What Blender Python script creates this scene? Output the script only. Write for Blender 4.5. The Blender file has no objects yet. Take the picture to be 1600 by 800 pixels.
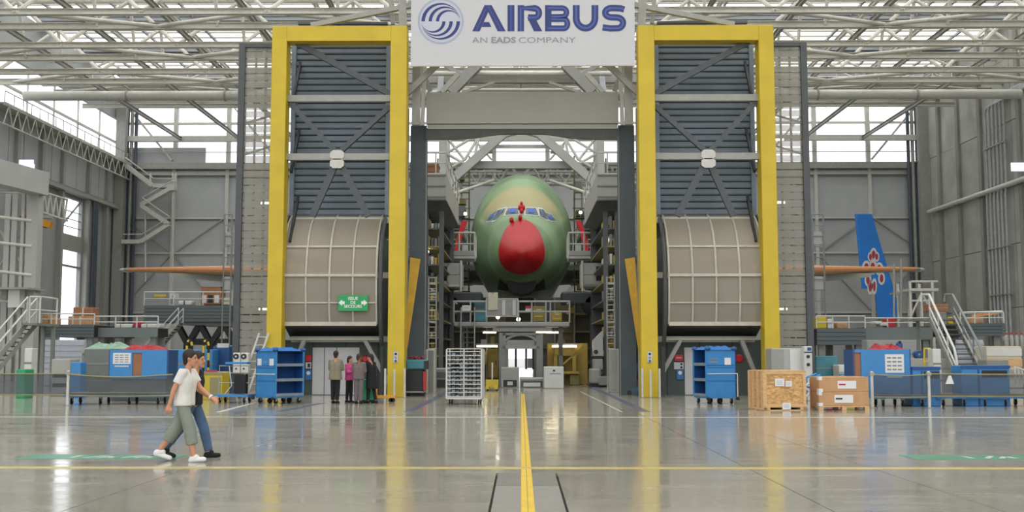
import bpy, bmesh, math, random
from mathutils import Vector, Matrix, Euler
random.seed(7)
SC = bpy.context.scene
C = SC.collection

# ------------------------------------------------------------------ camera
F = 1717.0                      # focal length in pixels of the 1600 px frame
PITCH = math.atan(154.0 / F)
YAW = math.atan(14.0 / F)
CAMH = 1.7
cd = bpy.data.cameras.new('camera'); cam = bpy.data.objects.new('camera', cd); C.objects.link(cam)
cd.sensor_width = 36.0; cd.lens = 36.0 * F / 1600.0; cd.clip_end = 2000; cd.clip_start = 0.1
cam.location = (0, 0, CAMH); cam.rotation_euler = (math.pi / 2 + PITCH, 0, YAW)
SC.camera = cam
# ------------------------------------------------------------------ sky, exposure
wd = bpy.data.worlds.new('overcast_sky'); SC.world = wd; wd.use_nodes = True
bg = wd.node_tree.nodes['Background']
bg.inputs[0].default_value = (0.93, 0.95, 1.0, 1); bg.inputs[1].default_value = 3.4
SKYLIGHT = 4.2
SC.view_settings.view_transform = 'Standard'; SC.view_settings.look = 'None'
SC.view_settings.exposure = -0.5; SC.view_settings.gamma = 1.0
SC.view_settings.use_curve_mapping = False
SC.cycles.use_denoising = True
SC.cycles.max_bounces = 6; SC.cycles.diffuse_bounces = 3; SC.cycles.glossy_bounces = 3
SC.cycles.transparent_max_bounces = 16; SC.cycles.sample_clamp_indirect = 8.0
SC.cycles.caustics_reflective = False; SC.cycles.caustics_refractive = False

# ------------------------------------------------------------------ photo pixel -> place helpers
_R = Euler(cam.rotation_euler, 'XYZ').to_matrix()
def at(px, py, Y):
    d = _R @ Vector(((px - 800.0) / F, (400.0 - py) / F, -1.0))
    return Vector((0, 0, CAMH)) + d * (Y / d.y)
def wx(px, Y, py=520): return at(px, py, Y).x
def wz(py, Y, px=814): return at(px, py, Y).z
def gy(py, px=814):                      # depth of a floor point seen at py
    d = _R @ Vector(((px - 800.0) / F, (400.0 - py) / F, -1.0))
    return -CAMH / d.z * d.y

# ------------------------------------------------------------------ materials
M = {}
def srgb(h):
    c = [int(h[i:i + 2], 16) / 255 for i in (0, 2, 4)]
    return tuple((x / 12.92 if x <= 0.04045 else ((x + 0.055) / 1.055) ** 2.4) for x in c)
def mat(name, hexc, rough=0.6, metal=0.0, var=0.12, scale=3.0, bump=0.0, stretch=(1, 1, 1), spec=0.5, alpha=1.0, emit=0.0, detail=4):
    m = bpy.data.materials.new(name); m.use_nodes = True
    nt = m.node_tree; n = nt.nodes; l = nt.links
    b = n['Principled BSDF']; col = srgb(hexc)
    b.inputs['Roughness'].default_value = rough; b.inputs['Metallic'].default_value = metal
    b.inputs['Specular IOR Level'].default_value = spec
    b.inputs['Alpha'].default_value = alpha
    if var > 0:
        tc = n.new('ShaderNodeTexCoord'); geo = n.new('ShaderNodeNewGeometry'); mp = n.new('ShaderNodeMapping')
        mp.inputs['Scale'].default_value = stretch
        l.new(geo.outputs['Position'], mp.inputs['Vector'])
        nz = n.new('ShaderNodeTexNoise'); nz.inputs['Scale'].default_value = scale; nz.inputs['Detail'].default_value = detail
        l.new(mp.outputs[0], nz.inputs['Vector'])
        cr = n.new('ShaderNodeValToRGB')
        cr.color_ramp.elements[0].position = 0.3; cr.color_ramp.elements[1].position = 0.7
        cr.color_ramp.elements[0].color = tuple(c * (1 - var) for c in col) + (1,)
        cr.color_ramp.elements[1].color = tuple(min(1, c * (1 + var)) for c in col) + (1,)
        l.new(nz.outputs['Fac'], cr.inputs[0]); l.new(cr.outputs[0], b.inputs['Base Color'])
        if bump > 0:
            bp = n.new('ShaderNodeBump'); bp.inputs['Strength'].default_value = bump; bp.inputs['Distance'].default_value = 0.05
            l.new(nz.outputs['Fac'], bp.inputs['Height']); l.new(bp.outputs[0], b.inputs['Normal'])
    else:
        b.inputs['Base Color'].default_value = col + (1,)
    if emit > 0:
        b.inputs['Emission Color'].default_value = col + (1,); b.inputs['Emission Strength'].default_value = emit
    M[name] = m
    return m
def emis(name, hexc, s):
    m = bpy.data.materials.new(name); m.use_nodes = True
    nt = m.node_tree; nt.nodes.clear()
    e = nt.nodes.new('ShaderNodeEmission'); o = nt.nodes.new('ShaderNodeOutputMaterial')
    e.inputs[0].default_value = srgb(hexc) + (1,); e.inputs[1].default_value = s
    nt.links.new(e.outputs[0], o.inputs[0]); M[name] = m
def sheer(name, hexc, t, rough=0.7, gloss=False):
    """surface that lets a share t of the light straight through (perforated sheet, netting, window pane)"""
    m = bpy.data.materials.new(name); m.use_nodes = True
    nt = m.node_tree; nt.nodes.clear(); n = nt.nodes
    tr = n.new('ShaderNodeBsdfTransparent'); mx = n.new('ShaderNodeMixShader'); o = n.new('ShaderNodeOutputMaterial')
    d = n.new('ShaderNodeBsdfGlossy' if gloss else 'ShaderNodeBsdfDiffuse')
    d.inputs['Color'].default_value = srgb(hexc) + (1,)
    if gloss: d.inputs['Roughness'].default_value = 0.05
    mx.inputs[0].default_value = t
    nt.links.new(d.outputs[0], mx.inputs[1]); nt.links.new(tr.outputs[0], mx.inputs[2]); nt.links.new(mx.outputs[0], o.inputs[0])
    M[name] = m

# floor: polished concrete
def floor_mat():
    m = mat('polished_concrete', '9c988c', rough=0.16, var=0.09, scale=0.55, stretch=(0.25, 1.6, 1), spec=0.5, detail=8)
    nt = m.node_tree; n = nt.nodes; l = nt.links; b = n['Principled BSDF']
    geo = n.new('ShaderNodeNewGeometry'); nz = n.new('ShaderNodeTexNoise'); nz.inputs['Scale'].default_value = 1.3; nz.inputs['Detail'].default_value = 6
    mp = n.new('ShaderNodeMapping'); mp.inputs['Scale'].default_value = (0.6, 1.5, 1)
    l.new(geo.outputs['Position'], mp.inputs[0]); l.new(mp.outputs[0], nz.inputs['Vector'])
    mr = n.new('ShaderNodeMapRange'); mr.inputs[1].default_value = 0.3; mr.inputs[2].default_value = 0.7; mr.inputs[3].default_value = 0.06; mr.inputs[4].default_value = 0.19
    l.new(nz.outputs['Fac'], mr.inputs[0]); l.new(mr.outputs[0], b.inputs['Roughness'])
    nb = n.new('ShaderNodeTexNoise'); nb.inputs['Scale'].default_value = 2.2; nb.inputs['Detail'].default_value = 5
    l.new(mp.outputs[0], nb.inputs['Vector'])
    bp = n.new('ShaderNodeBump'); bp.inputs['Strength'].default_value = 0.03; bp.inputs['Distance'].default_value = 0.02
    l.new(nb.outputs['Fac'], bp.inputs['Height']); l.new(bp.outputs[0], b.inputs['Normal'])
floor_mat()
mat('joint_dark', '3a3934', 0.9)
mat('apron', '9a9a94', 0.9)
mat('yellow_paint', 'c9ae1e', 0.45, var=0.07, scale=1.2)
mat('yellow_line', 'd9b616', 0.35, var=0.1, scale=4)
mat('yellow_line_faint', 'c0ac62', 0.3, var=0.12, scale=3)
mat('white_line', 'c4c3bc', 0.3, var=0.1, scale=3)
mat('green_line', '4a8a70', 0.3, var=0.12, scale=3)
mat('blue_line', '565c72', 0.3, var=0.1, scale=3)
mat('hatch_plate', '85847d', 0.3, var=0.1, scale=5)
mat('hatch_dark', '6f6e68', 0.3, var=0.1, scale=5)
mat('steel_light', 'c6c5be', 0.5, var=0.06)
mat('steel_cream', 'dad8ce', 0.5, var=0.06)
mat('steel_grey', '9a9a94', 0.5, var=0.08)
mat('steel_mid', '7f827f', 0.5, var=0.08)
mat('steel_dark', '4c5052', 0.5, var=0.1)
mat('steel_black', '202224', 0.5, var=0.1)
mat('dark_post', '414a4f', 0.5, var=0.08)
mat('slat_slate', '66727c', 0.45, var=0.08, scale=2)
mat('slat_frame', '7a8794', 0.5)
mat('void_dark', '2c3034', 0.8)
mat('base_wall', '4b5552', 0.7, var=0.06)
mat('door_white', 'c9c9cb', 0.5, var=0.03)
mat('wall_sheet', 'b0b3b3', 0.6, var=0.05, scale=0.6)
mat('wall_sheet_dark', '9a9d9c', 0.6, var=0.05, scale=0.6)
mat('concrete', 'a1a29b', 0.85, var=0.16, scale=0.35, detail=8)
mat('concrete_dark', '878881', 0.85, var=0.14, scale=0.5, detail=8)
mat('roof_deck', '8d9096', 0.7, var=0.05)
mat('pipe_grey', 'a9adae', 0.4)
mat('pipe_dark', '4a535e', 0.5)
mat('lintel', '999990', 0.6, var=0.04, scale=0.8)
mat('lintel_dark', '4d4d48', 0.7)
mat('banner', 'c8c8ca', 0.6, var=0.015)
mat('mullion', 'bdb7a8', 0.5)
mat('orange_edge', 'dd9a68', 0.5, var=0.06)
sheer('curved_mesh', '9b9486', 0.13)
sheer('perforated', 'a9a79e', 0.46)
sheer('window_glass', 'e8eeff', 0.9, gloss=True)
sheer('netting', '565a60', 0.33)
emis('skylight_panel', 'fffefa', SKYLIGHT)
emis('lamp_warm', 'fff0c8', 14.0)
emis('lamp_small', 'fff4dc', 25.0)

# ------------------------------------------------------------------ object helpers
def tag(o, label=None, cat=None, group=None, kind=None):
    if label: o['label'] = label
    if cat: o['category'] = cat
    if group: o['group'] = group
    if kind: o['kind'] = kind
    return o
OFF = {}
def thing(name, label, cat, loc=(0, 0, 0), rz=0.0, group=None, kind=None, local=False):
    """an Empty at the thing's base; parts given in world metres unless local=True"""
    o = bpy.data.objects.new(name, None); C.objects.link(o)
    o.location = loc; o.rotation_euler = (0, 0, rz); o.empty_display_size = 0.2
    tag(o, label, cat, group, kind)
    OFF[o.name] = Vector((0, 0, 0)) if local else Vector(loc)
    return o
def off(p): return OFF.get(p.name, Vector((0, 0, 0))) if p is not None else Vector((0, 0, 0))
class MB:
    def __init__(s): s.v = []; s.f = []
    def add(s, vs, fs):
        n = len(s.v); s.v += [Vector(v) for v in vs]; s.f += [tuple(i + n for i in f) for f in fs]; return s
    def box(s, a, b):
        x0, y0, z0 = (min(a[i], b[i]) for i in range(3)); x1, y1, z1 = (max(a[i], b[i]) for i in range(3))
        return s.add([(x0, y0, z0), (x1, y0, z0), (x1, y1, z0), (x0, y1, z0), (x0, y0, z1), (x1, y0, z1), (x1, y1, z1), (x0, y1, z1)],
                     [(0, 3, 2, 1), (4, 5, 6, 7), (0, 1, 5, 4), (1, 2, 6, 5), (2, 3, 7, 6), (3, 0, 4, 7)])
    def cbox(s, c, d): return s.box([c[i] - d[i] / 2 for i in range(3)], [c[i] + d[i] / 2 for i in range(3)])
    def bevbox(s, a, b, r):
        """box with chamfered vertical and top edges"""
        x0, y0, z0 = (min(a[i], b[i]) for i in range(3)); x1, y1, z1 = (max(a[i], b[i]) for i in range(3))
        def ring(z, q):
            p = [(x0 + r + q, y0 + q), (x1 - r - q, y0 + q), (x1 - q, y0 + r + q), (x1 - q, y1 - r - q), (x1 - r - q, y1 - q), (x0 + r + q, y1 - q), (x0 + q, y1 - r - q), (x0 + q, y0 + r + q)]
            return [(x, y, z) for x, y in p]
        return s.loft([ring(z0, r * .6), ring(z0 + r, 0), ring(z1 - r, 0), ring(z1, r * .6)], True, True)
    def loft(s, rings, cap0=True, cap1=True):
        k = len(rings[0]); vs = [p for r in rings for p in r]; fs = []
        for i in range(len(rings) - 1):
            for j in range(k):
                fs.append((i * k + j, i * k + (j + 1) % k, (i + 1) * k + (j + 1) % k, (i + 1) * k + j))
        if cap0: fs.append(tuple(reversed(range(k))))
        if cap1: fs.append(tuple(range((len(rings) - 1) * k, len(rings) * k)))
        return s.add(vs, fs)
    def tube(s, p, q, r, n=8, r2=None):
        p = Vector(p); q = Vector(q); d = (q - p)
        if d.length < 1e-6: return s
        u = d.normalized(); a = u.orthogonal().normalized(); b = u.cross(a)
        r2 = r if r2 is None else r2
        def ring(c, rr): return [c + (a * math.cos(2 * math.pi * k / n) + b * math.sin(2 * math.pi * k / n)) * rr for k in range(n)]
        return s.loft([ring(p, r), ring(q, r2)])
    def path(s, pts, r, n=8):
        pts = [Vector(p) for p in pts]; rings = []; a = None
        for i, p in enumerate(pts):
            t = (pts[min(i + 1, len(pts) - 1)] - pts[max(i - 1, 0)]).normalized()
            if a is None: a = t.orthogonal().normalized()
            a = (a - t * a.dot(t)).normalized(); b = t.cross(a)
            rings.append([p + (a * math.cos(2 * math.pi * k / n) + b * math.sin(2 * math.pi * k / n)) * r for k in range(n)])
        return s.loft(rings)
    def bar(s, p, q, w, h, up=(0, 0, 1)):
        p = Vector(p); q = Vector(q); u = (q - p).normalized(); upv = Vector(up)
        if abs(u.dot(upv)) > 0.99: upv = Vector((0, 1, 0))
        x = u.cross(upv).normalized(); z = x.cross(u)
        def ring(c): return [c - x * w / 2 - z * h / 2, c + x * w / 2 - z * h / 2, c + x * w / 2 + z * h / 2, c - x * w / 2 + z * h / 2]
        return s.loft([ring(p), ring(q)])
    def prism(s, pts, d):
        """closed outline pts (3D, planar) pushed along vector d"""
        d = Vector(d); a = [Vector(p) for p in pts]; return s.loft([a, [p + d for p in a]])
    def lathe(s, prof, c=(0, 0, 0), n=16, axis='z'):
        c = Vector(c); rings = []
        for r, h in prof:
            ring = []
            for k in range(n):
                t = 2 * math.pi * k / n; x, y = r * math.cos(t), r * math.sin(t)
                ring.append(c + (Vector((x, y, h)) if axis == 'z' else Vector((x, h, y)) if axis == 'y' else Vector((h, x, y))))
            rings.append(ring)
        return s.loft(rings)
    def ball(s, c, r, n=10, sc=(1, 1, 1)):
        c = Vector(c); rings = []
        for i in range(n // 2 + 1):
            t = math.pi * min(max(i / (n // 2), 0.02), 0.98)
            rings.append([c + Vector((r * sc[0] * math.sin(t) * math.cos(2 * math.pi * k / n), r * sc[1] * math.sin(t) * math.sin(2 * math.pi * k / n), -r * sc[2] * math.cos(t))) for k in range(n)])
        return s.loft(rings)
    def mesh(s, name, o=Vector((0, 0, 0)), fix=True):
        me = bpy.data.meshes.new(name)
        me.from_pydata([tuple(v - o) for v in s.v], [], s.f)
        if fix:
            b = bmesh.new(); b.from_mesh(me); bmesh.ops.recalc_face_normals(b, faces=b.faces); b.to_mesh(me); b.free()
        return me
    def build(s, name, m, parent=None, smooth=False, fix=True):
        o = bpy.data.objects.new(name, s.mesh(name, off(parent), fix)); C.objects.link(o)
        o.data.materials.append(M[m] if isinstance(m, str) else m); o.parent = parent
        if smooth:
            for p in o.data.polygons: p.use_smooth = True
            o.data.set_sharp_from_angle(angle=math.radians(40))
        OFF[o.name] = off(parent)
        return o
_unit = {}
def unit(kind, m):
    k = (kind, m)
    if k not in _unit:
        b = MB()
        if kind == 'box': b.box((-.5, -.5, -.5), (.5, .5, .5))
        elif kind == 'tube': b.tube((0, 0, -.5), (0, 0, .5), .5, 10)
        elif kind == 'ibeam':
            t = .09
            b.prism([(-.5, -.5, -.5), (.5, -.5, -.5), (.5, -.5 + t, -.5), (t / 2, -.5 + t, -.5), (t / 2, .5 - t, -.5), (.5, .5 - t, -.5), (.5, .5, -.5), (-.5, .5, -.5), (-.5, .5 - t, -.5), (-t / 2, .5 - t, -.5), (-t / 2, -.5 + t, -.5), (-.5, -.5 + t, -.5)], (0, 0, 1))
        elif kind == 'slat':      # a lipped louvre slat, z is its length, y its height, x its depth (front = -x)
            b.prism([(.3, -.5, -.5), (-.38, -.47, -.5), (-.45, -.3, -.5), (-.33, .36, -.5), (-.05, .46, -.5), (.35, .46, -.5)], (0, 0, 1))
        me = b.mesh(kind + '_' + m); me.materials.append(M[m])
        if kind == 'tube':
            for p in me.polygons: p.use_smooth = True
            me.set_sharp_from_angle(angle=math.radians(40))
        _unit[k] = me
    return _unit[k]
def bar(name, p, q, w, h, m, parent=None, kind='box', up=(0, 0, 1), world=None):
    """one straight member from p to q (shared mesh); w = width, h = height"""
    o = bpy.data.objects.new(name, unit(kind, m)); C.objects.link(o); o.parent = parent
    of = off(parent); p = Vector(p) - of; q = Vector(q) - of; d = q - p; L = d.length; u = d / L
    upv = Vector(up)
    if abs(u.dot(upv)) > 0.99: upv = Vector((0, 1, 0))
    x = u.cross(upv).normalized(); z = x.cross(u); c = (p + q) / 2
    o.matrix_basis = Matrix(((x.x * w, z.x * h, u.x * L, c.x), (x.y * w, z.y * h, u.y * L, c.y), (x.z * w, z.z * h, u.z * L, c.z), (0, 0, 0, 1)))
    return o
def tube(name, p, q, r, m, parent=None): return bar(name, p, q, 2 * r, 2 * r, m, parent, 'tube')
def box(name, a, b, m, parent=None):
    """axis aligned box as a shared-mesh piece"""
    c = [(a[i] + b[i]) / 2 for i in range(3)]
    o = bpy.data.objects.new(name, unit('box', m)); C.objects.link(o); o.parent = parent
    o.location = Vector(c) - off(parent); o.scale = [max(abs(b[i] - a[i]), 1e-4) for i in range(3)]
    return o
def text(name, s, size, m, parent, loc, rot=(math.pi / 2, 0, 0), width=None, align='CENTER', bold=0.0, extrude=0.002):
    cu = bpy.data.curves.new(name, 'FONT'); cu.body = s; cu.size = size; cu.align_x = align; cu.align_y = 'CENTER'; cu.extrude = extrude; cu.offset = bold; cu.resolution_u = 3
    t = bpy.data.objects.new(name, cu); C.objects.link(t); bpy.context.view_layer.update()
    me = bpy.data.meshes.new_from_object(t.evaluated_get(bpy.context.evaluated_depsgraph_get()))
    bpy.data.objects.remove(t)
    o = bpy.data.objects.new(name, me); C.objects.link(o); me.materials.clear(); me.materials.append(M[m]); o.parent = parent
    o.location = Vector(loc) - off(parent); o.rotation_euler = rot
    if width:
        w = max(v.co.x for v in me.vertices) - min(v.co.x for v in me.vertices)
        o.scale = (width / w, 1, 1)
    return o
ORD = ['first', 'second', 'third', 'fourth', 'fifth', 'sixth', 'seventh', 'eighth', 'ninth', 'tenth', 'eleventh', 'twelfth', 'thirteenth', 'fourteenth', 'fifteenth', 'sixteenth', 'seventeenth', 'eighteenth']
# ================================================================== THE SETTING
HX = 51.5; YB = 140.0; YF = -30.0; ZR = 37.0
def struct(o): o['kind'] = 'structure'; return o
ap = MB().box((-400, -300, -0.5), (400, 500, -0.25)).build('apron', 'apron'); struct(ap)
floor = struct(MB().box((-HX, YF, -0.24), (HX, YB, -0.05)).build('floor', 'joint_dark'))
xs = [-HX, -40, -30, -21, -13, -5.0, 3.4, 5.25, 13, 21, 30, 40, HX]
ys = [YF, -10, 5, 13.6, 28, 41, 55, 70, 90, 115, YB]
g = 0.008
for i in range(len(xs) - 1):
    for j in range(len(ys) - 1):
        if xs[i] == -5.0 and ys[j] in (5, 13.6):        # the slab cut out around the pit cover
            y0, y1 = ys[j] + g, ys[j + 1] - g
            if ys[j] == 5:
                box('slab', (-5 + g, y0, -0.1), (-0.36, y1, 0), 'polished_concrete', floor)
                box('slab', (0.52, y0, -0.1), (3.4 - g, y1, 0), 'polished_concrete', floor)
            else:
                box('slab', (-5 + g, y0, -0.1), (-0.36, 16.1, 0), 'polished_concrete', floor)
                box('slab', (0.52, y0, -0.1), (3.4 - g, 16.1, 0), 'polished_concrete', floor)
                box('slab', (-5 + g, 16.1, -0.1), (3.4 - g, y1, 0), 'polished_concrete', floor)
            continue
        box('slab', (xs[i] + g, ys[j] + g, -0.1), (xs[i + 1] - g, ys[j + 1] - g, 0), 'polished_concrete', floor)
pit = thing('pit_cover', 'grey steel pit cover set in the floor under the yellow centre line', 'floor hatch', (0.08, 12, 0))
box('cover_plate', (-0.33, 14.55, -0.1), (0.49, 16.08, -0.002), 'hatch_dark', pit)
box('cover_plate', (-0.33, 5.02, -0.1), (0.49, 14.53, -0.002), 'hatch_plate', pit)
# floor markings
def stripe(name, a, b, w, m, label, h=0.004, cat='floor marking', group=None):
    mb = MB(); mb.bar((a[0], a[1], h / 2), (b[0], b[1], h / 2), w, h)
    return tag(mb.build(name, m), label, cat, group)
cl = thing('centre_line', 'bold yellow centre line running from the camera to the aircraft nose', 'floor marking', (0.08, 12, 0))
box('paint_strip', (0.0, 5, 0.0), (0.072, 48, 0.003), 'yellow_line', cl); box('paint_strip', (0.08, 5, 0.0), (0.152, 48, 0.003), 'yellow_line', cl)
stripe('cross_line', (-30, 16.75), (30, 16.75), 0.26, 'yellow_line_faint', 'thin yellow line painted right across the floor in front of the pit cover')
stripe('front_white_line', (-30, 11.95), (30, 11.95), 0.1, 'white_line', 'white line across the floor at the very bottom of the picture')
stripe('rear_white_line', (-30, 30.2), (30, 30.2), 0.16, 'white_line', 'faint white line across the floor before the crate and the rack')
stripe('short_white_line', (3.0, 33), (2.75, 51), 0.06, 'white_line', 'short thin white line leading to the grey machine cabinet')
stripe('corner_white_line', (wx(345, gy(644)), gy(644)), (wx(402, gy(629)), gy(629)), 0.18, 'white_line', 'slanting white line on the floor behind the two walking men')
stripe('blue_strip', (-3.35, 33.0), (-3.35, 54), 0.28, 'blue_line', 'dark blue strip on the floor left of the wire rack')
stripe('blue_strip', (3.72, 33.0), (3.72, 60), 0.28, 'blue_line', 'dark blue strip on the floor beside the right gate column')
stripe('blue_strip', (wx(440, gy(643)), gy(643)), (wx(505, gy(630)), gy(630)), 0.22, 'blue_line', 'dark blue strip on the floor between blue cart and the standing men')
def walkway(x0, x1, y0, y1, label, mir):
    t = thing('walkway_marking', label, 'floor marking', ((x0 + x1) / 2, (y0 + y1) / 2, 0))
    box('paint_field', (x0, y0, 0.0), (x1, y1, 0.004), 'green_line', t)
    for k in range(7):          # the flat, unreadably foreshortened lettering
        xx = x0 + (x1 - x0) * (0.38 + 0.08 * k)
        MB().bar((xx - .12, y0 + .2, .006), (xx + .12 * (1 if k % 3 else -1), y1 - .25, .006), 0.09, 0.003).build('letter_stroke', 'white_line', t)
walkway(wx(42, 18.6, 710), wx(285, 18.6, 710), 18.1, 18.95, 'green walkway field with white lettering under the walking men', 1)
walkway(wx(1415, 18.6, 710), wx(1690, 18.6, 710), 18.1, 18.95, 'green walkway field with white lettering near the right edge', -1)
walkway(wx(-120, 12.2, 797), wx(20, 12.2, 797), 11.2, 11.75, 'green walkway field cut off by the bottom left corner', 1)

# ------------------------------------------------------------------ walls
# right wall: cast concrete with pilasters
wr = struct(MB().box((HX + .25, YF, -0.05), (HX + .7, YB, ZR)).build('wall_right', 'concrete_dark'))
yy = 104.0
rows = [0, 6.6, 13.2, 19.2, 26.2, 33, ZR]
for j, (ya, yb) in enumerate([(100, 106.2), (107.0, 111.6), (112.4, 114.0), (120.2, 121.2), (122.2, 127.4), (128.0, 133.2), (133.8, 137), (137.2, 139.9), (114.1, 120.1), (88, 99.8)]):
    for k in range(len(rows) - 1):
        d = 0.0 if (j + k) % 2 else 0.04
        box('concrete_panel', (HX - .02 - d, ya, rows[k] + .03), (HX + .25, yb, rows[k + 1] - .03), 'concrete', wr)
for yp in (121.2, 127.4, 133.2, 106.2, 111.6):
    box('pilaster', (HX - .35, yp, 0), (HX + .25, yp + .75, ZR), 'concrete_dark', wr)
# left wall with a tall opening
wl = struct(MB().box((-HX - .7, YF, 0), (-HX - .25, 121.8, 26.6)).build('wall_left', 'wall_sheet_dark'))
box('wall_panel', (-HX - .7, 128.2, 0), (-HX - .25, YB, 26.6), 'wall_sheet_dark', wl)
box('wall_panel', (-HX - .7, 121.8, 19.6), (-HX - .25, 128.2, 26.6), 'wall_sheet_dark', wl)
box('wall_panel', (-HX - .7, YF, 31.8), (-HX - .25, YB, ZR), 'wall_sheet_dark', wl)
box('wall_panel', (-HX - .7, YF, 26.6), (-HX - .25, 100, 31.8), 'wall_sheet_dark', wl)
for k in range(11):
    ya = 102 + k * 3.4
    box('wall_panel', (-HX - .25, ya, 20.5), (-HX - .05, ya + 3.25, 26.0), 'wall_sheet', wl)
box('ledge', (-HX - .2, 100, 20.0), (-HX + .7, 139, 20.4), 'steel_grey', wl)
box('ledge_rail', (-HX + .55, 100, 20.4), (-HX + .7, 139, 20.55), 'steel_mid', wl)
for ya in (104, 110, 115.8, 121.2, 128.6, 134.4):
    box('wall_column', (-HX - .25, ya, 0), (-HX + .35, ya + .6, 26.6), 'steel_grey', wl)
for k in range(3):
    tube('wall_duct', (-HX + .5, 129.8 + k * .55, 4), (-HX + .5, 129.8 + k * .55, 20), 0.16, 'pipe_dark', wl)
box('opening_beam', (-HX - .6, 121.8, 13.6), (-HX - .2, 128.2, 15.4), 'steel_grey', wl)
box('opening_beam', (-HX - .6, 121.8, 11.7), (-HX - .2, 128.2, 11.9), 'steel_mid', wl)
for zz in (16.3, 17.2, 18.1): box('opening_rail', (-HX - .5, 121.8, zz), (-HX - .4, 128.2, zz + .09), 'steel_mid', wl)
bar('opening_brace', (-HX - .45, 121.9, 15.5), (-HX - .45, 128, 19.5), .16, .16, 'steel_mid', wl)
# window band on the left wall
def window_band(n, horiz, a0, a1, z0, z1, step, fixed, label_bars):
    w = struct(thing('window_%d' % n, None, None, (fixed if not horiz else a0, a0 if not horiz else fixed, z0)))
    k = 0; a = a0
    while a < a1 - .1:
        b = min(a + step, a1)
        for (zl, zh) in label_bars:
            if horiz: box('pane', (a + .1, fixed + .05, zl), (b - .1, fixed + .08, zh), 'window_glass', w)
            else: box('pane', (fixed - .08, a + .1, zl), (fixed - .05, b - .1, zh), 'window_glass', w)
        if horiz: box('mullion', (b - .28, fixed - .25, z0), (b + .28, fixed + .2, z1), 'steel_light', w)
        else: box('mullion', (fixed - .1, b - .06, z0), (fixed + .1, b + .06, z1), 'steel_light', w)
        a = b
    for i in range(len(label_bars) - 1):
        zz = (label_bars[i][1] + label_bars[i + 1][0]) / 2
        if horiz: box('transom', (a0, fixed - .2, zz - .14), (a1, fixed + .15, zz + .14), 'steel_light', w)
        else: box('transom', (fixed - .15, a0, zz - .1), (fixed + .2, a1, zz + .1), 'steel_light', w)
    return w
window_band(1, False, 100.0, 139.6, 26.6, 31.8, 6.6, -HX - .4, [(26.65, 28.6), (28.9, 31.75)])
# catwalk below the left windows
cw = thing('catwalk', 'long steel lattice catwalk hung below the windows of the left wall', 'catwalk', (-HX + 1.2, 118, 23.2))
box('deck', (-HX - .05, 104, 25.9), (-HX + 1.7, 139, 26.05), 'steel_light', cw)
for zz in (23.9, 25.8): tube('chord', (-HX + 1.6, 104, zz), (-HX + 1.6, 139, zz), .1, 'steel_light', cw)
tube('handrail', (-HX + 1.65, 104, 27.1), (-HX + 1.65, 139, 27.1), .05, 'steel_grey', cw)
for k in range(18):
    ya = 104 + k * 1.95
    tube('lattice', (-HX + 1.6, ya, 23.9), (-HX + 1.6, ya + .97, 25.8), .06, 'steel_light', cw)
    tube('lattice', (-HX + 1.6, ya + .97, 25.8), (-HX + 1.6, ya + 1.95, 23.9), .06, 'steel_light', cw)
    tube('strut', (-HX, ya, 24.6), (-HX + 1.6, ya, 23.9), .05, 'steel_light', cw)
    tube('post', (-HX + 1.65, ya, 26), (-HX + 1.65, ya, 27.1), .04, 'steel_grey', cw)
# back wall
wb = struct(MB().box((-HX, YB, 2.6), (HX, YB + .4, 25.6)).build('wall_back', 'wall_sheet_dark'))
DX0, DX1 = -1.6, 1.5                    # open door leaf gap in the middle of the back wall
box('wall_panel', (-HX, YB, -0.05), (DX0, YB + .4, 2.6), 'wall_sheet_dark', wb); box('wall_panel', (DX1, YB, -0.05), (HX, YB + .4, 2.6), 'wall_sheet_dark', wb)
box('wall_panel', (-HX, YB, 34.4), (HX, YB + .4, ZR), 'wall_sheet_dark', wb)
nb = 15; sw = 2 * HX / nb
for k in range(nb):
    xa = -HX + k * sw
    for (za, zb) in ((2.7 if k == 7 else 0.0, 6.8), (6.9, 14.6), (14.7, 18.9), (19.0, 24.4)):
        box('wall_panel', (xa + .12, YB - .12, za + .06), (xa + sw - .12, YB, zb - .06), 'wall_sheet', wb)
    box('wall_stud', (xa - .22, YB - .5, 0), (xa + .22, YB - .1, 25.4), 'steel_light', wb)
    if k not in (3, 4):
        s = 1 if k % 2 else -1
        bar('wall_brace', (xa + (.2 if s > 0 else sw - .2), YB - .3, 14.6), (xa + (sw - .2 if s > 0 else .2), YB - .3, 19.2), .16, .16, 'steel_grey', wb)
        bar('wall_brace', (xa + (.2 if s > 0 else sw - .2), YB - .3, 14.4), (xa + (sw - .2 if s > 0 else .2), YB - .3, 7.2), .16, .16, 'steel_grey', wb)
for zz, hh in ((24.7, .5), (19.0, .2), (14.5, .25), (6.9, .25)):
    box('wall_girt', (-HX, YB - .42, zz), (HX, YB - .1, zz + hh), 'steel_light', wb)
box('ledge_beam', (-HX, YB - 1.1, 25.4), (HX, YB - .1, 26.2), 'steel_grey', wb)
window_band(2, True, -HX, HX, 26.2, 34.4, sw, YB, [(26.25, 29.0), (29.5, 31.4), (31.6, 34.3)])
box('wall_panel', (wx(195, YB, 240), YB - .3, 26.2), (wx(322, YB, 240), YB + .02, 28.3), 'wall_sheet', wb)
for k in range(nb):
    xa = -HX + k * sw
    if k % 2 == 0: bar('window_brace', (xa + .3, YB - .5, 34), (xa + sw - .3, YB - .5, 26.6), .25, .25, 'steel_light', wb) if xa < 0 else bar('window_brace', (xa + sw - .3, YB - .5, 34), (xa + .3, YB - .5, 26.6), .25, .25, 'steel_light', wb)
box('crane_rail', (-HX, YB - 1.6, 28.9), (HX, YB - 1.0, 29.6), 'steel_light', wb)
box('guard_rail', (-HX, YB - 1.1, 27.5), (HX, YB - 1.0, 27.6), 'steel_grey', wb)
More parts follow.
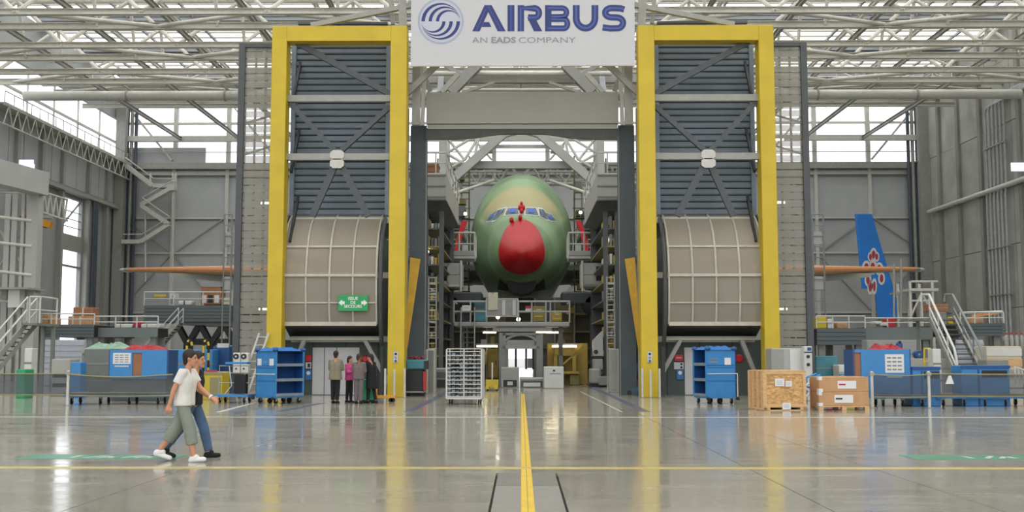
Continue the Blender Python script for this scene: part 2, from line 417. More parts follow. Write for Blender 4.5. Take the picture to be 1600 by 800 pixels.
# corner columns
for s in (-1, 1):
    for k in range(3):
        tube('corner_pipe', (s * (HX - 1.0 - k * .55), YB - 1.2, 5), (s * (HX - 1.0 - k * .55), YB - 1.2, 34), .22, 'pipe_dark' if k != 1 else 'steel_grey', wb)
    box('corner_column', (s * HX, YB - 2.6, 0), (s * (HX - 1.2), YB - 1.7, 36), 'steel_grey', wb)

# ------------------------------------------------------------------ roof
ceil_ = struct(MB().box((-HX - .7, YF, ZR + .6), (HX + .7, YF + 4, ZR + 1.0)).build('ceiling', 'roof_deck'))
y = YF + 4; k = 0
while y < YB:
    yb = min(y + 8.0, YB)
    box('skylight', (-HX, y + .05, ZR + .72), (HX, yb - .05, ZR + .78), 'skylight_panel', ceil_)
    for xx in range(-49, 50, 7):
        box('skylight_bar', (xx - .12, y, ZR + .45), (xx + .12, yb, ZR + .7), 'roof_deck', ceil_)
    for q in (1, 2, 3): box('glazing_bar', (-HX, y + q * 2.0 - .09, ZR + .5), (HX, y + q * 2.0 + .09, ZR + .7), 'steel_grey', ceil_)
    ye = min(yb + 4.0, YB)
    if ye > yb: box('roof_panel', (-HX - .7, yb, ZR + .6), (HX + .7, ye, ZR + 1.0), 'roof_deck', ceil_)
    for q in (0.2, 1.9, 3.6):
        if yb + q < YB: box('roof_rib', (-HX, yb + q, ZR + .2), (HX, yb + q + .25, ZR + .6), 'roof_deck', ceil_)
    y = ye; k += 1
NX = [-50, -40, -30, -20, -10, 0, 10, 20, 30, 40, 50]
def space_truss(ya, yb, zb, zt, m, label, r=0.22, chords=2):
    t = thing('roof_truss', label, 'roof truss', (0, (ya + yb) / 2, zb), group='roof trusses')
    ym = (ya + yb) / 2
    bar('chord', (-HX, ya, zb), (HX, ya, zb), .5, .5 if r > .2 else .3, m, t, 'ibeam')
    bar('chord', (-HX, yb, zb), (HX, yb, zb), .5, .55 if r > .2 else .3, m, t, 'ibeam')
    tube('upper_chord', (-HX, ym, zt), (HX, ym, zt), r, m, t)
    for i in range(len(NX) - 1):
        a, b = NX[i], NX[i + 1]; c = (a + b) / 2
        tube('diagonal', (a, ya, zb), (c, ym, zt), r * .8, m, t); tube('diagonal', (c, ym, zt), (b, ya, zb), r * .8, m, t)
        if r > .2: tube('diagonal', (c, ym, zt), (c, yb, zb), r * .7, m, t)
        if i % 2: tube('lacing', (a, ya, zb), (b, yb, zb), r * .8, m, t)
        else: tube('lacing', (a, yb, zb), (b, ya, zb), r * .8, m, t)
    return t
space_truss(84.6, 88.4, 28.7, 33.4, 'steel_cream', 'cream steel roof truss nearest the gate, at the top edge of the picture')
space_truss(93.6, 97.6, 28.6, 33.2, 'steel_cream', 'cream tubular roof truss second behind the gate')
space_truss(102.2, 106.0, 28.5, 33.2, 'steel_cream', 'cream tubular roof truss third behind the gate, above the silver duct')
space_truss(115.6, 118.6, 30.6, 33.5, 'steel_light', 'grey tubular roof truss third from the back wall', .16)
space_truss(121.4, 124.4, 31.6, 34.2, 'steel_light', 'grey tubular roof truss second from the back wall', .16)
space_truss(130.5, 133.5, 33.0, 35.4, 'steel_light', 'grey tubular roof truss nearest the back wall', .16)
for i, xx in enumerate([-43.5, -36, -29, -22, -15, -8, 8, 15, 22, 29, 36, 43.5]):
    side = 'left' if xx < 0 else 'right'
    n = 5 - i if xx < 0 else i - 6
    o = bar('roof_purlin', (xx, 80, 29.2), (xx, 139.5, 29.2), .3, .42, 'steel_grey', None, 'ibeam')
    tag(o, 'long steel roof purlin running to the back wall, %s one %s of the aircraft' % (ORD[n], side), 'roof beam', 'roof purlins')
    o2 = bar('upper_purlin', (xx + 3.2, 82, 33.6), (xx + 3.2, 139.5, 33.6), .3, .42, 'steel_light', None, 'ibeam')
    tag(o2, 'upper roof purlin running to the back wall, %s one %s of the aircraft' % (ORD[n], side), 'roof beam', 'upper roof purlins')
du = thing('air_duct', 'long silver air duct slung under the roof trusses across the hall', 'duct', (0, 109.5, 28))
mb = MB(); mb.tube((-HX + 1, 109.5, 27.9), (HX - 1, 109.5, 27.9), .5, 14); mb.build('duct_tube', 'steel_light', du, True)
for xx in NX[1:-1]:
    mb = MB(); mb.lathe([(.5, -.1), (.58, -.1), (.58, .1), (.5, .1)], (xx, 109.5, 27.9), 14, 'x'); mb.build('flange', 'steel_grey', du)
    bar('hanger', (xx, 109.5, 28.3), (xx, 109.5, 28.8), .08, .08, 'steel_grey', du)
    bar('bearer', (xx, 105.9, 28.75), (xx, 112.0, 28.7), .18, .18, 'steel_grey', du)
for i, (yy, zz) in enumerate(((111.8, 28.4), (125.8, 30.6), (136.5, 33.4))):
    tag(bar('crane_girder', (-HX + .3, yy, zz), (HX - 1.2, yy, zz), .4, .5, 'steel_light', None, 'ibeam'), ['pale crane girder right behind the silver air duct', 'pale crane girder halfway between silver duct and back wall', 'pale crane girder right in front of the back wall windows'][i], 'roof beam', 'crane girders')
# gantry frame members of the high space frame near the duct
for s in (-1, 1):
    t = thing('roof_walkway', 'service walkway with railing high in the roof %s of the gate' % ('left' if s < 0 else 'right'), 'walkway', (s * 30, 113, 30.6))
    box('deck', (s * 11, 113, 30.5), (s * 50, 114.4, 30.62), 'steel_light', t)
    for zz in (31.1, 31.6): tube('rail', (s * 11, 113, zz), (s * 50, 113, zz), .05, 'steel_cream', t)
    for k in range(20): tube('post', (s * (11 + k * 2), 113, 30.6), (s * (11 + k * 2), 113, 31.6), .05, 'steel_cream', t)
# ================================================================== THE GATE
GY = 44.0
GC = 0.065                                    # gate axis
def sym(pl, pr, Y, pyl=500, pyr=None):        # |x| from the gate axis, averaged over the left and right towers
    a = GC - wx(pl, Y, pyl); b = wx(pr, Y, pyr or pyl) - GC
    return (a + b) / 2
CO, CI = sym(413.5, 1220, GY, 600), sym(437, 1195, GY, 600)      # outer column
IO, II = sym(605, 1029, GY, 600), sym(631, 1002, GY, 600)        # inner column
ZT, ZH = wz(40, GY), wz(63, GY)
for side, s in (('left', -1), ('right', 1)):
    def X(v): return GC + s * v
    fr = thing('yellow_portal', 'tall yellow steel portal frame of the %s gate tower' % side, 'gate portal', (X((CO + II) / 2), GY + .35, 0), group='yellow gate portals')
    for (a, b) in ((CO, CI), (IO, II)):
        MB().bevbox((X(a), GY, 0), (X(b), GY + .75, ZT), .02).build('column', 'yellow_paint', fr)
    MB().box((X(CI), GY + .01, ZH), (X(IO), GY + .74, ZT)).build('header', 'yellow_paint', fr)
    for py in (154, 245): bar('cross_tube', (X(CI), GY + .5, wz(py, GY + .5)), (X(IO), GY + .5, wz(py, GY + .5)), .26, .27, 'steel_grey', fr)
    for py in (344, 430, 530): bar('cross_tube', (X(CI), GY + 2.0, wz(py, GY + 2)), (X(IO), GY + 2.0, wz(py, GY + 2)), .22, .24, 'steel_light', fr)
    xo, xi, xm = sym(466, 1172, GY + .5, 70), IO + .05, sym(526, 1104, GY + .5, 240)
    yb = GY + .55
    def Z(py): return wz(py, yb)
    bar('brace', (X(xo), yb, Z(66)), (X(xi), yb, Z(147)), .2, .24, 'steel_dark', fr)
    bar('brace', (X(CI - .05), yb, Z(160)), (X(xm), yb, Z(240)), .2, .2, 'steel_dark', fr)
    bar('brace', (X(xi), yb, Z(166)), (X(xm), yb, Z(240)), .2, .2, 'steel_dark', fr)
    bar('brace', (X(xm), yb, Z(248)), (X(sym(483, 1141, yb, 330)), yb, Z(338)), .2, .26, 'steel_dark', fr)
    bar('brace', (X(xm), yb, Z(248)), (X(sym(576, 1058, yb, 330)), yb, Z(338)), .2, .26, 'steel_dark', fr)
    for k in range(4): bar('rear_brace', (X(CI - .1), GY + .8, 3.4 + k * 2.9), (X(CI - .1), GY + 2.4, 5.6 + k * 2.9), .1, .14, 'steel_black', fr)
    c = Vector((X(xm), GY + .32, wz(248, GY + .3))); oc = [(-.32, -.18), (-.18, -.36), (.18, -.36), (.32, -.18), (.32, .18), (.18, .36), (-.18, .36), (-.32, .18)]
    for dz in (.16, -.16):
        MB().prism([c + Vector((a * .9, 0, b * .55 + dz * 1.1)) for a, b in oc], (0, .05, 0)).build('gusset_plate', 'steel_light', fr)
    # slatted stack behind the frame
    YS = GY + 2.2
    sx0, sx1 = sym(458, 1176, YS, 200), sym(606, 1027, YS, 200)
    st = thing('slatted_shutter', 'stack of blue-grey metal shutter slats inside the %s yellow frame' % side, 'shutter', (X((sx0 + sx1) / 2), YS + .3, wz(334, YS)), group='slatted shutters')
    for (pa, pb, n) in ((64, 150, 9), (160, 240, 8), (252, 336, 8)):
        za, zb = wz(pb, YS), wz(pa, YS); h = (zb - za) / n
        for k in range(n):
            z0 = za + k * h
            p, q = Vector((X(sx0) if s < 0 else X(sx1), YS + .2, z0 + h / 2)), Vector((X(sx1) if s < 0 else X(sx0), YS + .2, z0 + h / 2))
            MBn = bar('shutter_slat', p, q, .38, h * 1.04, 'slat_slate', st, 'slat')
            MBn.matrix_basis = Matrix(((0, 0, (q - p).length, (p.x + q.x) / 2 - st.location.x), (.34, 0, 0, p.y - st.location.y), (0, h * 1.04, 0, p.z - st.location.z), (0, 0, 0, 1)))
        for v in (sx0, sx1): box('shutter_frame', (X(v) - .09, YS - .06, za - .05), (X(v) + .09, YS + .5, zb + .05), 'slat_frame', st)
    box('back_sheet', (X(sx0), YS + .45, wz(338, YS)), (X(sx1), YS + .55, wz(60, YS)), 'void_dark', st)
    # curved perforated screen
    prof = [(335, 2.45), (340, 2.0), (350, 1.5), (365, 1.05), (385, .72), (405, .55), (430, .45), (452, .45), (473, .5), (490, .58), (506, .7)]
    rowcut = {335: 0, 385: 1, 430: 2, 473: 3, 506: 4}
    cx0, cx1 = sym(443.5, 1195, GY + .45, 430), sym(589, 1046, GY + .45, 430)
    P = [(GY + d, wz(py, GY + d)) for py, d in prof]
    cs = thing('curved_screen', 'bulging beige mesh screen with pale bars between the %s yellow columns' % side, 'screen', (X((cx0 + cx1) / 2), GY + .6, P[-1][1]), group='curved mesh screens')
    cuts = [0, 4, 6, 8, 10]
    xsn = [cx0 + (cx1 - cx0) * k / 4 for k in range(5)]
    for r in range(4):
        for cidx in range(4):
            mb = MB(); a, b = xsn[cidx], xsn[cidx + 1]
            seg = P[cuts[r]:cuts[r + 1] + 1]; vs = []; fs = []
            for (yy, zz) in seg: vs += [(X(a), yy, zz), (X(b), yy, zz)]
            for i in range(len(seg) - 1): fs.append((2 * i, 2 * i + 1, 2 * i + 3, 2 * i + 2))
            mb.add(vs, fs); mb.build('mesh_panel', 'curved_mesh', cs, True)
    for k, xx in enumerate(xsn):
        mb = MB(); mb.path([(X(xx), yy - .03, zz) for yy, zz in P], .045, 6); mb.build('upright_bar', 'mullion', cs)
    for i, r in zip(cuts, (.04, .04, .055, .025, .08)):
        bar('cross_bar', (X(cx0), P[i][0] - .03, P[i][1]), (X(cx1), P[i][0] - .03, P[i][1]), 2 * r, 2 * r, 'mullion', cs)
    for v, d in ((cx0, .16), (cx1, -.16)):
        mb = MB(); pts = [(X(v + d), yy, zz) for yy, zz in P] + [(X(v + d), GY + 1.0, P[-1][1] - .7), (X(v + d), GY + 1.35, wz(540, GY + 1)), (X(v + d), GY + 1.6, 0.02)]
        mb.path(pts, .09, 8); mb.build('guide_rail', 'steel_dark', cs, True)
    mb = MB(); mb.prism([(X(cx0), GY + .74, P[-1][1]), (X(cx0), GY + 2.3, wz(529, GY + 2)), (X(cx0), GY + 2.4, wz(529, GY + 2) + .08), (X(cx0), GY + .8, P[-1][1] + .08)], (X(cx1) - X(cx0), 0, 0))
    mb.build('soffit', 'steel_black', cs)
    bar('sill_bar', (X(cx0), GY + 1.6, wz(530, GY + 1.6)), (X(cx1), GY + 1.6, wz(530, GY + 1.6)), .07, .07, 'mullion', cs)
    # plinth wall below the screen, with a door
    YW = GY + 2.7
    pw = struct(MB().box((X(CO), YW, 0), (X(IO), YW + .2, wz(531, YW))).build('wall_%s_tower' % side, 'base_wall'))
    for v in (.25, .5, .75): box('sheet_joint', (X(CO + (II - CO) * v) - .015, YW - .012, 0), (X(CO + (II - CO) * v) + .015, YW, wz(531, YW)), 'void_dark', pw)
    if s < 0: leaves = [(488, 507), (507, 526), (526, 562)]
    else: leaves = [(1069, 1105), (1105, 1124), (1124, 1146)]
    d = struct(thing('door_%d' % (1 if s < 0 else 2), None, None, (wx(leaves[1][0], YW), YW, 0)))
    for a, b in leaves: box('door_leaf', (wx(a, YW, 580) + .015, YW - .06, 0.02), (wx(b, YW, 580) - .015, YW, wz(543, YW)), 'door_white', d)
    # splayed legs
    lg = thing('splayed_legs', 'pale splayed steel legs under the curved screen of the %s tower' % side, 'support', (X((cx0 + cx1) / 2), GY + 1.7, 0))
    zt = wz(531, GY + 1.7)
    bar('leg', (X(sym(479, 1160, GY + 1.7)), GY + 1.7, zt), (X(CI + .1), GY + 1.7, .5), .16, .3, 'steel_grey', lg, up=(0, 1, 0))
    bar('leg', (X(sym(570, 1062, GY + 1.7)), GY + 1.7, zt), (X(IO - .1), GY + 1.7, .1), .16, .3, 'steel_grey', lg, up=(0, 1, 0))
    bar('head_beam', (X(CI), GY + 1.7, zt + .06), (X(IO), GY + 1.7, zt + .06), .2, .16, 'steel_grey', lg)
    # perforated wing screen on the outer side
    YP = GY + 1.6
    pa, pb = sym(366, 1270, YP, 480, 480), CO + .02
    zt, zb = wz(68, YP), 0.15
    ws = thing('wing_screen', 'tall grey perforated slat screen standing %s of the yellow gate frame' % ('outside left' if s < 0 else 'outside right'), 'screen', (X((pa + pb) / 2), YP, 0), group='perforated wing screens')
    box('edge_post', (X(pa), YP - .12, 0), (X(pa - .26), YP + .2, zt), 'steel_dark', ws)
    box('top_rail', (X(pa), YP - .1, zt - .16), (X(pb), YP + .1, zt), 'steel_dark', ws)
    n = 46; h = (zt - zb) / n
    for k in range(n):
        z0 = zb + k * h
        if s < 0 and z0 < wz(500, YP) and k < 14 and k > -1 and False: continue
        box('screen_slat', (X(pa - .26), YP + .02 * (k % 2), z0 + .03), (X(pb), YP + .03 + .02 * (k % 2), z0 + h - .015), 'perforated', ws)
    for k in range(4): box('back_stile', (X(pa - .26 - (pa - pb) * .25 * k) - .04, YP + .08, zb), (X(pa - .26 - (pa - pb) * .25 * k) + .04, YP + .16, zt), 'steel_mid', ws)
    for k in range(9):
        zz = 2 + k * 1.35; bar('back_brace', (X(pa - .2), YP + .2, zz), (X(pb + .1), YP + 1.9, zz + .9), .09, .09, 'steel_mid', ws)
    for k, py in enumerate((215, 314, 482)):
        l = box('strip_lamp', (X(pb + .05), YP + .5, wz(py, YP) - .04), (X(pb + .8), YP + .6, wz(py, YP) + .04), 'lamp_warm', None)
        tag(l, 'thin warm strip lamp behind the %s perforated screen, %s' % (side, ('highest of three', 'middle of three', 'lowest of three')[k]), 'lamp', 'strip lamps behind the perforated screens')
    # dark guide posts and yellow flaps
    YD = GY + 2.6
    a, b = sym(641, 992, YD, 300), sym(664.5, 967, YD, 300)
    dp = thing('door_post', 'dark grey sliding-door post at the %s edge of the gate opening' % side, 'post', (X((a + b) / 2), YD, 0), group='dark gate posts')
    box('post_body', (X(a), YD, 0), (X(b), YD + .9, wz(196, YD)), 'dark_post', dp)
    box('edge_strip', (X(b) - s * .04, YD - .03, 0), (X(b), YD, wz(196, YD)), 'steel_mid', dp)
    tube('conduit', (X(a + .12), YD - .1, 0), (X(a + .12), YD - .1, wz(170, YD)), .07, 'steel_grey', dp)
    yf = GY + .9
    p1, p2, p3, p4 = sym(641, 992, yf, 402), sym(659, 980, yf, 402), sym(634, 1001, yf, 565), sym(632, 1003, yf, 565)
    fl = MB(); fl.prism([(X(p1), yf, wz(402, yf)), (X(p2), yf + .25, wz(404, yf)), (X(p3), yf, wz(566, yf)), (X(p4), yf, wz(566, yf))], (0, .08, 0))
    tag(fl.build('yellow_flap', 'flap_ochre' if 'flap_ochre' in M else mat('flap_ochre', 'b8922e', .5).name), 'ochre tapering metal flap hinged inside the %s inner column' % side, 'gate flap', 'ochre gate flaps')
    # steel frame carrying lintel and banner
    br = thing('gate_head_frame', 'grey diagonal steel frame carrying the lintel at the %s column' % side, 'steel frame', (X(II - .4), GY + 1.2, wz(200, GY)), group='gate head frames')
    yq = GY + .9
    def Q(px, py, Y=yq):
        p = at(px, py, Y); return Vector((GC + s * abs(p.x - GC), Y, p.z))
    bar('brace', Q(632, 150), Q(684, 100), .22, .24, 'steel_grey', br)
    bar('hanger', Q(650, 196, yq + .5), Q(652, 60, yq + .5), .34, .3, 'steel_grey', br)
    bar('hanger', Q(660, 196, yq + 1.5), Q(664, 90, yq + 1.5), .16, .16, 'steel_light', br)
    bar('strut', Q(672, 143, yq + 2), Q(658, 100, yq + 2), .12, .2, 'steel_grey', br)
    bar('strut', Q(690, 144, yq + 3), Q(716, 116, yq + 3), .2, .2, 'steel_light', br)
    bar('upper_brace', Q(486, 40, GY + .5), Q(645, 8, GY + .5), .2, .2, 'steel_grey', br)
    bar('upper_post', Q(630, 45, GY + .5), Q(628, -40, GY + .5), .3, .25, 'steel_grey', br)
    bar('upper_post', Q(614, 38, GY + 1), Q(606, -40, GY + 1), .16, .16, 'steel_grey', br)
    bar('top_grating', Q(466, 37, GY + 1.2), Q(606, 37, GY + 1.2), .2, .1, 'steel_dark', br)
    # controls and guard posts
    cp = thing('call_panel', 'small white push button panel on the %s inner yellow column' % side, 'control panel', (X((IO + II) / 2), GY, wz(565, GY)))
    xc = X((IO + II) / 2)
    MB().bevbox((xc - .1, GY - .03, wz(567, GY)), (xc + .1, GY, wz(549, GY)), .02).build('plate', 'door_white', cp)
    for py, mm in ((553, 'steel_black'), (558.5, 'steel_grey'), (564, 'steel_dark')): MB().lathe([(.05, 0), (.05, -.03), (.03, -.04)], (xc, GY - .03, wz(py, GY)), 10, 'y').build('push_button', mm, cp)
    for j, px in enumerate((601.5, 616, 632) if s < 0 else (1004, 1017, 1031)):
        yv = GY - .35; h = 1.15 if j != 1 else 1.1
        g_ = thing('guard_post', 'slim grey guard post %s the %s inner yellow column' % (('left of', 'in front of', 'right of')[j], side), 'guard post', (wx(px, yv, 620), yv, 0), group='guard posts', local=True)
        MB().lathe([(.06, 0), (.06, .02)], n=10).build('foot_plate', 'steel_mid', g_)
        MB().lathe([(.045, .02), (.045, h - .02), (.025, h)], n=10).build('post_tube', 'steel_light', g_, True)

# lintel
li = thing('gate_lintel', 'broad grey lintel beam spanning the gate opening under the banner', 'lintel', (GC, GY + 2.2, wz(195, GY + 2)))
yl = GY + 2.2; xl = sym(665, 965, yl, 170)
box('beam', (GC - xl, yl, wz(193, yl)), (GC + xl, yl + 1.6, wz(144, yl)), 'lintel', li)
box('lower_rail', (GC - xl + .04, yl + .05, wz(201, yl)), (GC + xl - .04, yl + 1.4, wz(194, yl)), 'lintel', li)
pts = [(665, 200), (665, 218), (700, 218), (740, 216), (765, 212), (790, 209), (845, 209), (868, 212), (890, 216), (930, 218), (965, 218), (965, 200)]
MB().prism([at(a, b, yl + .1) for a, b in pts], (0, .12, 0)).build('valance', 'lintel_dark', li)
for px in (751, 794, 835, 878): bar('seam', at(px, 201, yl + .08), at(px, 215, yl + .08), .02, .02, 'steel_dark', li)
# ------------------------------------------------------------------ banner
mat('logo_blue', '1d2a70', .4, var=0.0)
mat('logo_ring', 'a4aac0', .35, var=0.0); mat('logo_disc', 'bfc1cc', .4, var=0.0); mat('logo_light', '42589f', .4, var=0.0)
mat('text_grey', '8d8d95', .5, var=0.0)
YBN = GY - .12
bn = thing('banner', 'big white banner with blue AIRBUS lettering above the gate', 'banner', (at(817, 103, YBN).x, YBN, at(817, 103, YBN).z))
xb0, xb1 = at(642, 60, YBN).x, at(992, 60, YBN).x
box('banner_sheet', (xb0, YBN, at(817, 102.5, YBN).z), (xb1, YBN + .06, at(817, -42, YBN).z), 'banner', bn)
box('bottom_batten', (xb0, YBN - .02, at(817, 103.5, YBN).z), (xb1, YBN + .07, at(817, 102, YBN).z), 'mullion', bn)
def bz(x, yv, d=0.0):                       # banner print coordinates (enlarged photo crop) -> world
    return at(640 + x / 4.444, yv / 4.444, YBN - .004 - d)
def poly(name, pts, m, parent, d=0.0): 
    return MB().prism([bz(x, y_, d) for x, y_ in pts], (0, .003, 0)).build(name, m, parent)
def ribbon(name, pts, w, m, parent, d=0.0):
    L = []; R_ = []
    for i, p in enumerate(pts):
        a = pts[max(i - 1, 0)]; b = pts[min(i + 1, len(pts) - 1)]
        dx, dy = b[0] - a[0], b[1] - a[1]; l = math.hypot(dx, dy); nx, ny = -dy / l * w / 2, dx / l * w / 2
        L.append((p[0] + nx, p[1] + ny)); R_.append((p[0] - nx, p[1] - ny))
    mb = MB(); n = len(pts); vs = [bz(x, y_, d) for x, y_ in L] + [bz(x, y_, d) for x, y_ in R_]
    mb.add(vs, [(i, i + 1, n + i + 1, n + i) for i in range(n - 1)]); return mb.build(name, m, parent)
def arc(cx, cy, rx, ry, a0, a1, n=12): return [(cx + rx * math.cos(math.radians(a0 + (a1 - a0) * k / n)), cy + ry * math.sin(math.radians(a0 + (a1 - a0) * k / n))) for k in range(n + 1)]
def glyph(name, polys, ribs):
    """letters: dark face, lighter inner highlight drawn a touch in front"""
    mb = MB()
    for pts in polys: mb.prism([bz(x, y_) for x, y_ in pts], (0, .003, 0))
    o = mb.build(name, 'logo_blue', bn)
    OFF[o.name] = off(bn)
    for pts, w in ribs:
        r = ribbon('stroke', pts, w, 'logo_blue', o, .004); ribbon('highlight', pts, w * .26, 'logo_light', o, .008)
    return o
W = 45
glyph('letter_a', [[(435, 218), (520, 36), (546, 84), (486, 218)], [(520, 36), (570, 36), (668, 218), (612, 218), (546, 84)], [(515.5, 153), (552, 153), (568, 187), (500.5, 187)]], [([(462, 216), (530, 60)], 16), ([(545, 40), (640, 216)], 14)])
glyph('letter_i', [[(680, 36), (728, 36), (728, 218), (680, 218)]], [([(704, 38), (704, 216)], 24)])
glyph('letter_r', [[(750, 36), (795, 36), (795, 218), (750, 218)], [(815, 118), (868, 118), (922, 218), (864, 218)]], [([(772, 216), (772, 58), (868, 58)] + arc(868, 90, 30, 32, -90, 90) + [(822, 122)], W)])
glyph('letter_b', [[(940, 36), (985, 36), (985, 218), (940, 218)]], [([(960, 56), (1055, 56)] + arc(1058, 86, 32, 30, -90, 90) + [(985, 117)], 38), ([(985, 133), (1070, 133)] + arc(1070, 165, 26, 32, -90, 90) + [(960, 196)], 40)])
glyph('letter_u', [], [([(1157, 36), (1157, 125)] + arc(1222, 125, 65, 70, 180, 0, 16) + [(1287, 125), (1287, 36)], 47)])
glyph('letter_s', [], [([(1490, 66), (1465, 58), (1410, 56)] + arc(1402, 88, 44, 32, -90, -270) + [(1435, 121)] + arc(1442, 159, 40, 37, -90, 90) + [(1395, 197), (1340, 190)], 44)])
for wtxt, x0, x1, b in (('AN', 436, 542, .0), ('EADS', 566, 736, .012), ('COMPANY', 756, 1152, .0)):
    p = bz((x0 + x1) / 2, 280, .004); w = bz(x1, 280).x - bz(x0, 280).x
    text('tagline', wtxt, .335, 'text_grey', bn, p, width=w, bold=b)
lg = MB(); ccx, ccy = 216, 148
def disc(r, d): return [bz(ccx + r * math.cos(2 * math.pi * k / 40), ccy + r * 1.0 * math.sin(2 * math.pi * k / 40), d) for k in range(40)]
em = MB().prism(disc(160, 0), (0, .003, 0)).build('emblem', 'logo_ring', bn)
OFF[em.name] = off(bn)
MB().prism(disc(146, .004), (0, .003, 0)).build('emblem_disc', 'logo_disc', em)
for j, (xa, xb) in enumerate(((82, 106), (132, 155), (183, 205))):
    for flip in (1, -1):
        o_ = arc((xa + 350) / 2, 148, (350 - xa) / 2, (350 - xa) / 2 * .95, 180, 360, 20); i_ = arc((xb + 350) / 2, 148, (350 - xb) / 2, (350 - xb) / 2 * .95, 360, 180, 20)
        n = 21; L_ = o_; R2 = list(reversed(i_))
        f_ = lambda p: (p[0], p[1]) if flip > 0 else (2 * ccx - p[0], 2 * ccy - p[1])
        vs = [bz(*f_(p), .009) for p in L_] + [bz(*f_(p), .009) for p in R2]
        MB().add(vs, [(i, i + 1, n + i + 1, n + i) for i in range(n - 1)]).build('emblem_arc', 'logo_blue' if j < 1 else 'logo_blue', em)
# ------------------------------------------------------------------ exit sign
mat('sign_green', '1f9a55', .5, var=.03); mat('white_print', 'e6e6e2', .5, var=0.0)
YS_ = GY + .32
sg = thing('exit_sign', 'green ISSUE DE SECOURS emergency exit sign on the left curved screen', 'sign', (wx(551, YS_, 486), YS_, wz(486, YS_)))
a, b = at(528, 486, YS_), at(575, 461.5, YS_)
MB().bevbox((a.x, YS_, a.z), (b.x, YS_ + .04, b.z), .01).build('sign_plate', 'sign_green', sg)
for tx, py in (('ISSUE', 466.5), ('DE', 473), ('SECOURS', 479)):
    text('sign_lettering', tx, .17, 'white_print', sg, at(551.5, py, YS_ - .006), bold=.003)
for d in (-1, 1):
    q = lambda dx, py: at(551.5 + d * dx, py, YS_ - .006)
    MB().prism([q(22.5, 473), q(17, 468), q(17, 470.7), q(13, 470.7), q(13, 475.3), q(17, 475.3), q(17, 478)], (0, .004, 0)).build('arrow', 'white_print', sg)
# ------------------------------------------------------------------ wall plates by the tower doors
mat('sign_red', 'c8202c', .4, var=.05); mat('sign_blue', '2f6ea8', .5, var=.04); mat('sign_pale', 'c8ccd2', .5, var=.03)
YW = GY + 2.7
def plate(name, px, py, w, h, m, label, cat, Y=None, circ=False):
    Y = Y or YW
    p = at(px, py, Y - .05); k = Y / F
    t = thing(name, label, cat, (p.x, Y - .03, p.z - h * k / 2))
    if circ: MB().lathe([(w * k / 2, .02), (w * k / 2, -.06), (w * k * .35, -.12)], (p.x, Y - .03, p.z), 16, 'y').build('body', m, t, True)
    else: MB().bevbox((p.x - w * k / 2, Y - .08, p.z - h * k / 2), (p.x + w * k / 2, Y, p.z + h * k / 2), .015).build('body', m, t)
    return t, p, k
t, p, k = plate('alarm_box', 1060.5, 559, 13, 10, 'sign_red', 'red fire alarm box on the right tower left of the white door', 'alarm box')
box('slot', (p.x - 4 * k, YW - .09, p.z - .6 * k), (p.x + 4 * k, YW - .075, p.z + .6 * k), 'sign_pale', t)
t, p, k = plate('notice_plate', 1060.5, 571.5, 15, 11, 'sign_pale', 'pale notice plate under the red alarm box on the right tower', 'sign')
for dx, dz in ((4, 2.5), (4, -2.5)): box('symbol', (p.x + (dx - 1.6) * k, YW - .09, p.z + (dz - 1.5) * k), (p.x + (dx + 1.6) * k, YW - .078, p.z + (dz + 1.5) * k), 'steel_black', t)
t, p, k = plate('safety_sign', 1062.5, 585.5, 11, 15, 'sign_blue', 'blue safety sign with a white disc on the right tower', 'sign')
MB().lathe([(3 * k, 0), (3 * k, -.01)], (p.x, YW - .085, p.z + 3 * k), 14, 'y').build('disc', 'white_print', t)
plate('alarm_horn', 1154.5, 560, 13, 14, 'sign_red', 'round red alarm horn right of the blue cart on the right tower', 'alarm', circ=True)
t, p, k = plate('alarm_box', 482, 560, 9, 10, 'sign_red', 'red fire alarm box on the left tower beside the blue cart', 'alarm box')
t, p, k = plate('notice_plate', 482, 571, 9, 10, 'sign_pale', 'pale notice plate under the red box on the left tower', 'sign')
box('symbol', (p.x - 1 * k, YW - .09, p.z - 3 * k), (p.x + 3 * k, YW - .078, p.z + 3 * k), 'steel_black', t)
t, p, k = plate('safety_sign', 482, 586, 10, 16, 'sign_blue', 'blue safety sign with a white disc on the left tower', 'sign')
MB().lathe([(3 * k, 0), (3 * k, -.01)], (p.x, YW - .085, p.z + 3 * k), 14, 'y').build('disc', 'white_print', t)
plate('alarm_horn', 571, 561, 11, 14, 'sign_red', 'round red alarm horn on the left tower behind the standing people', 'alarm', circ=True)

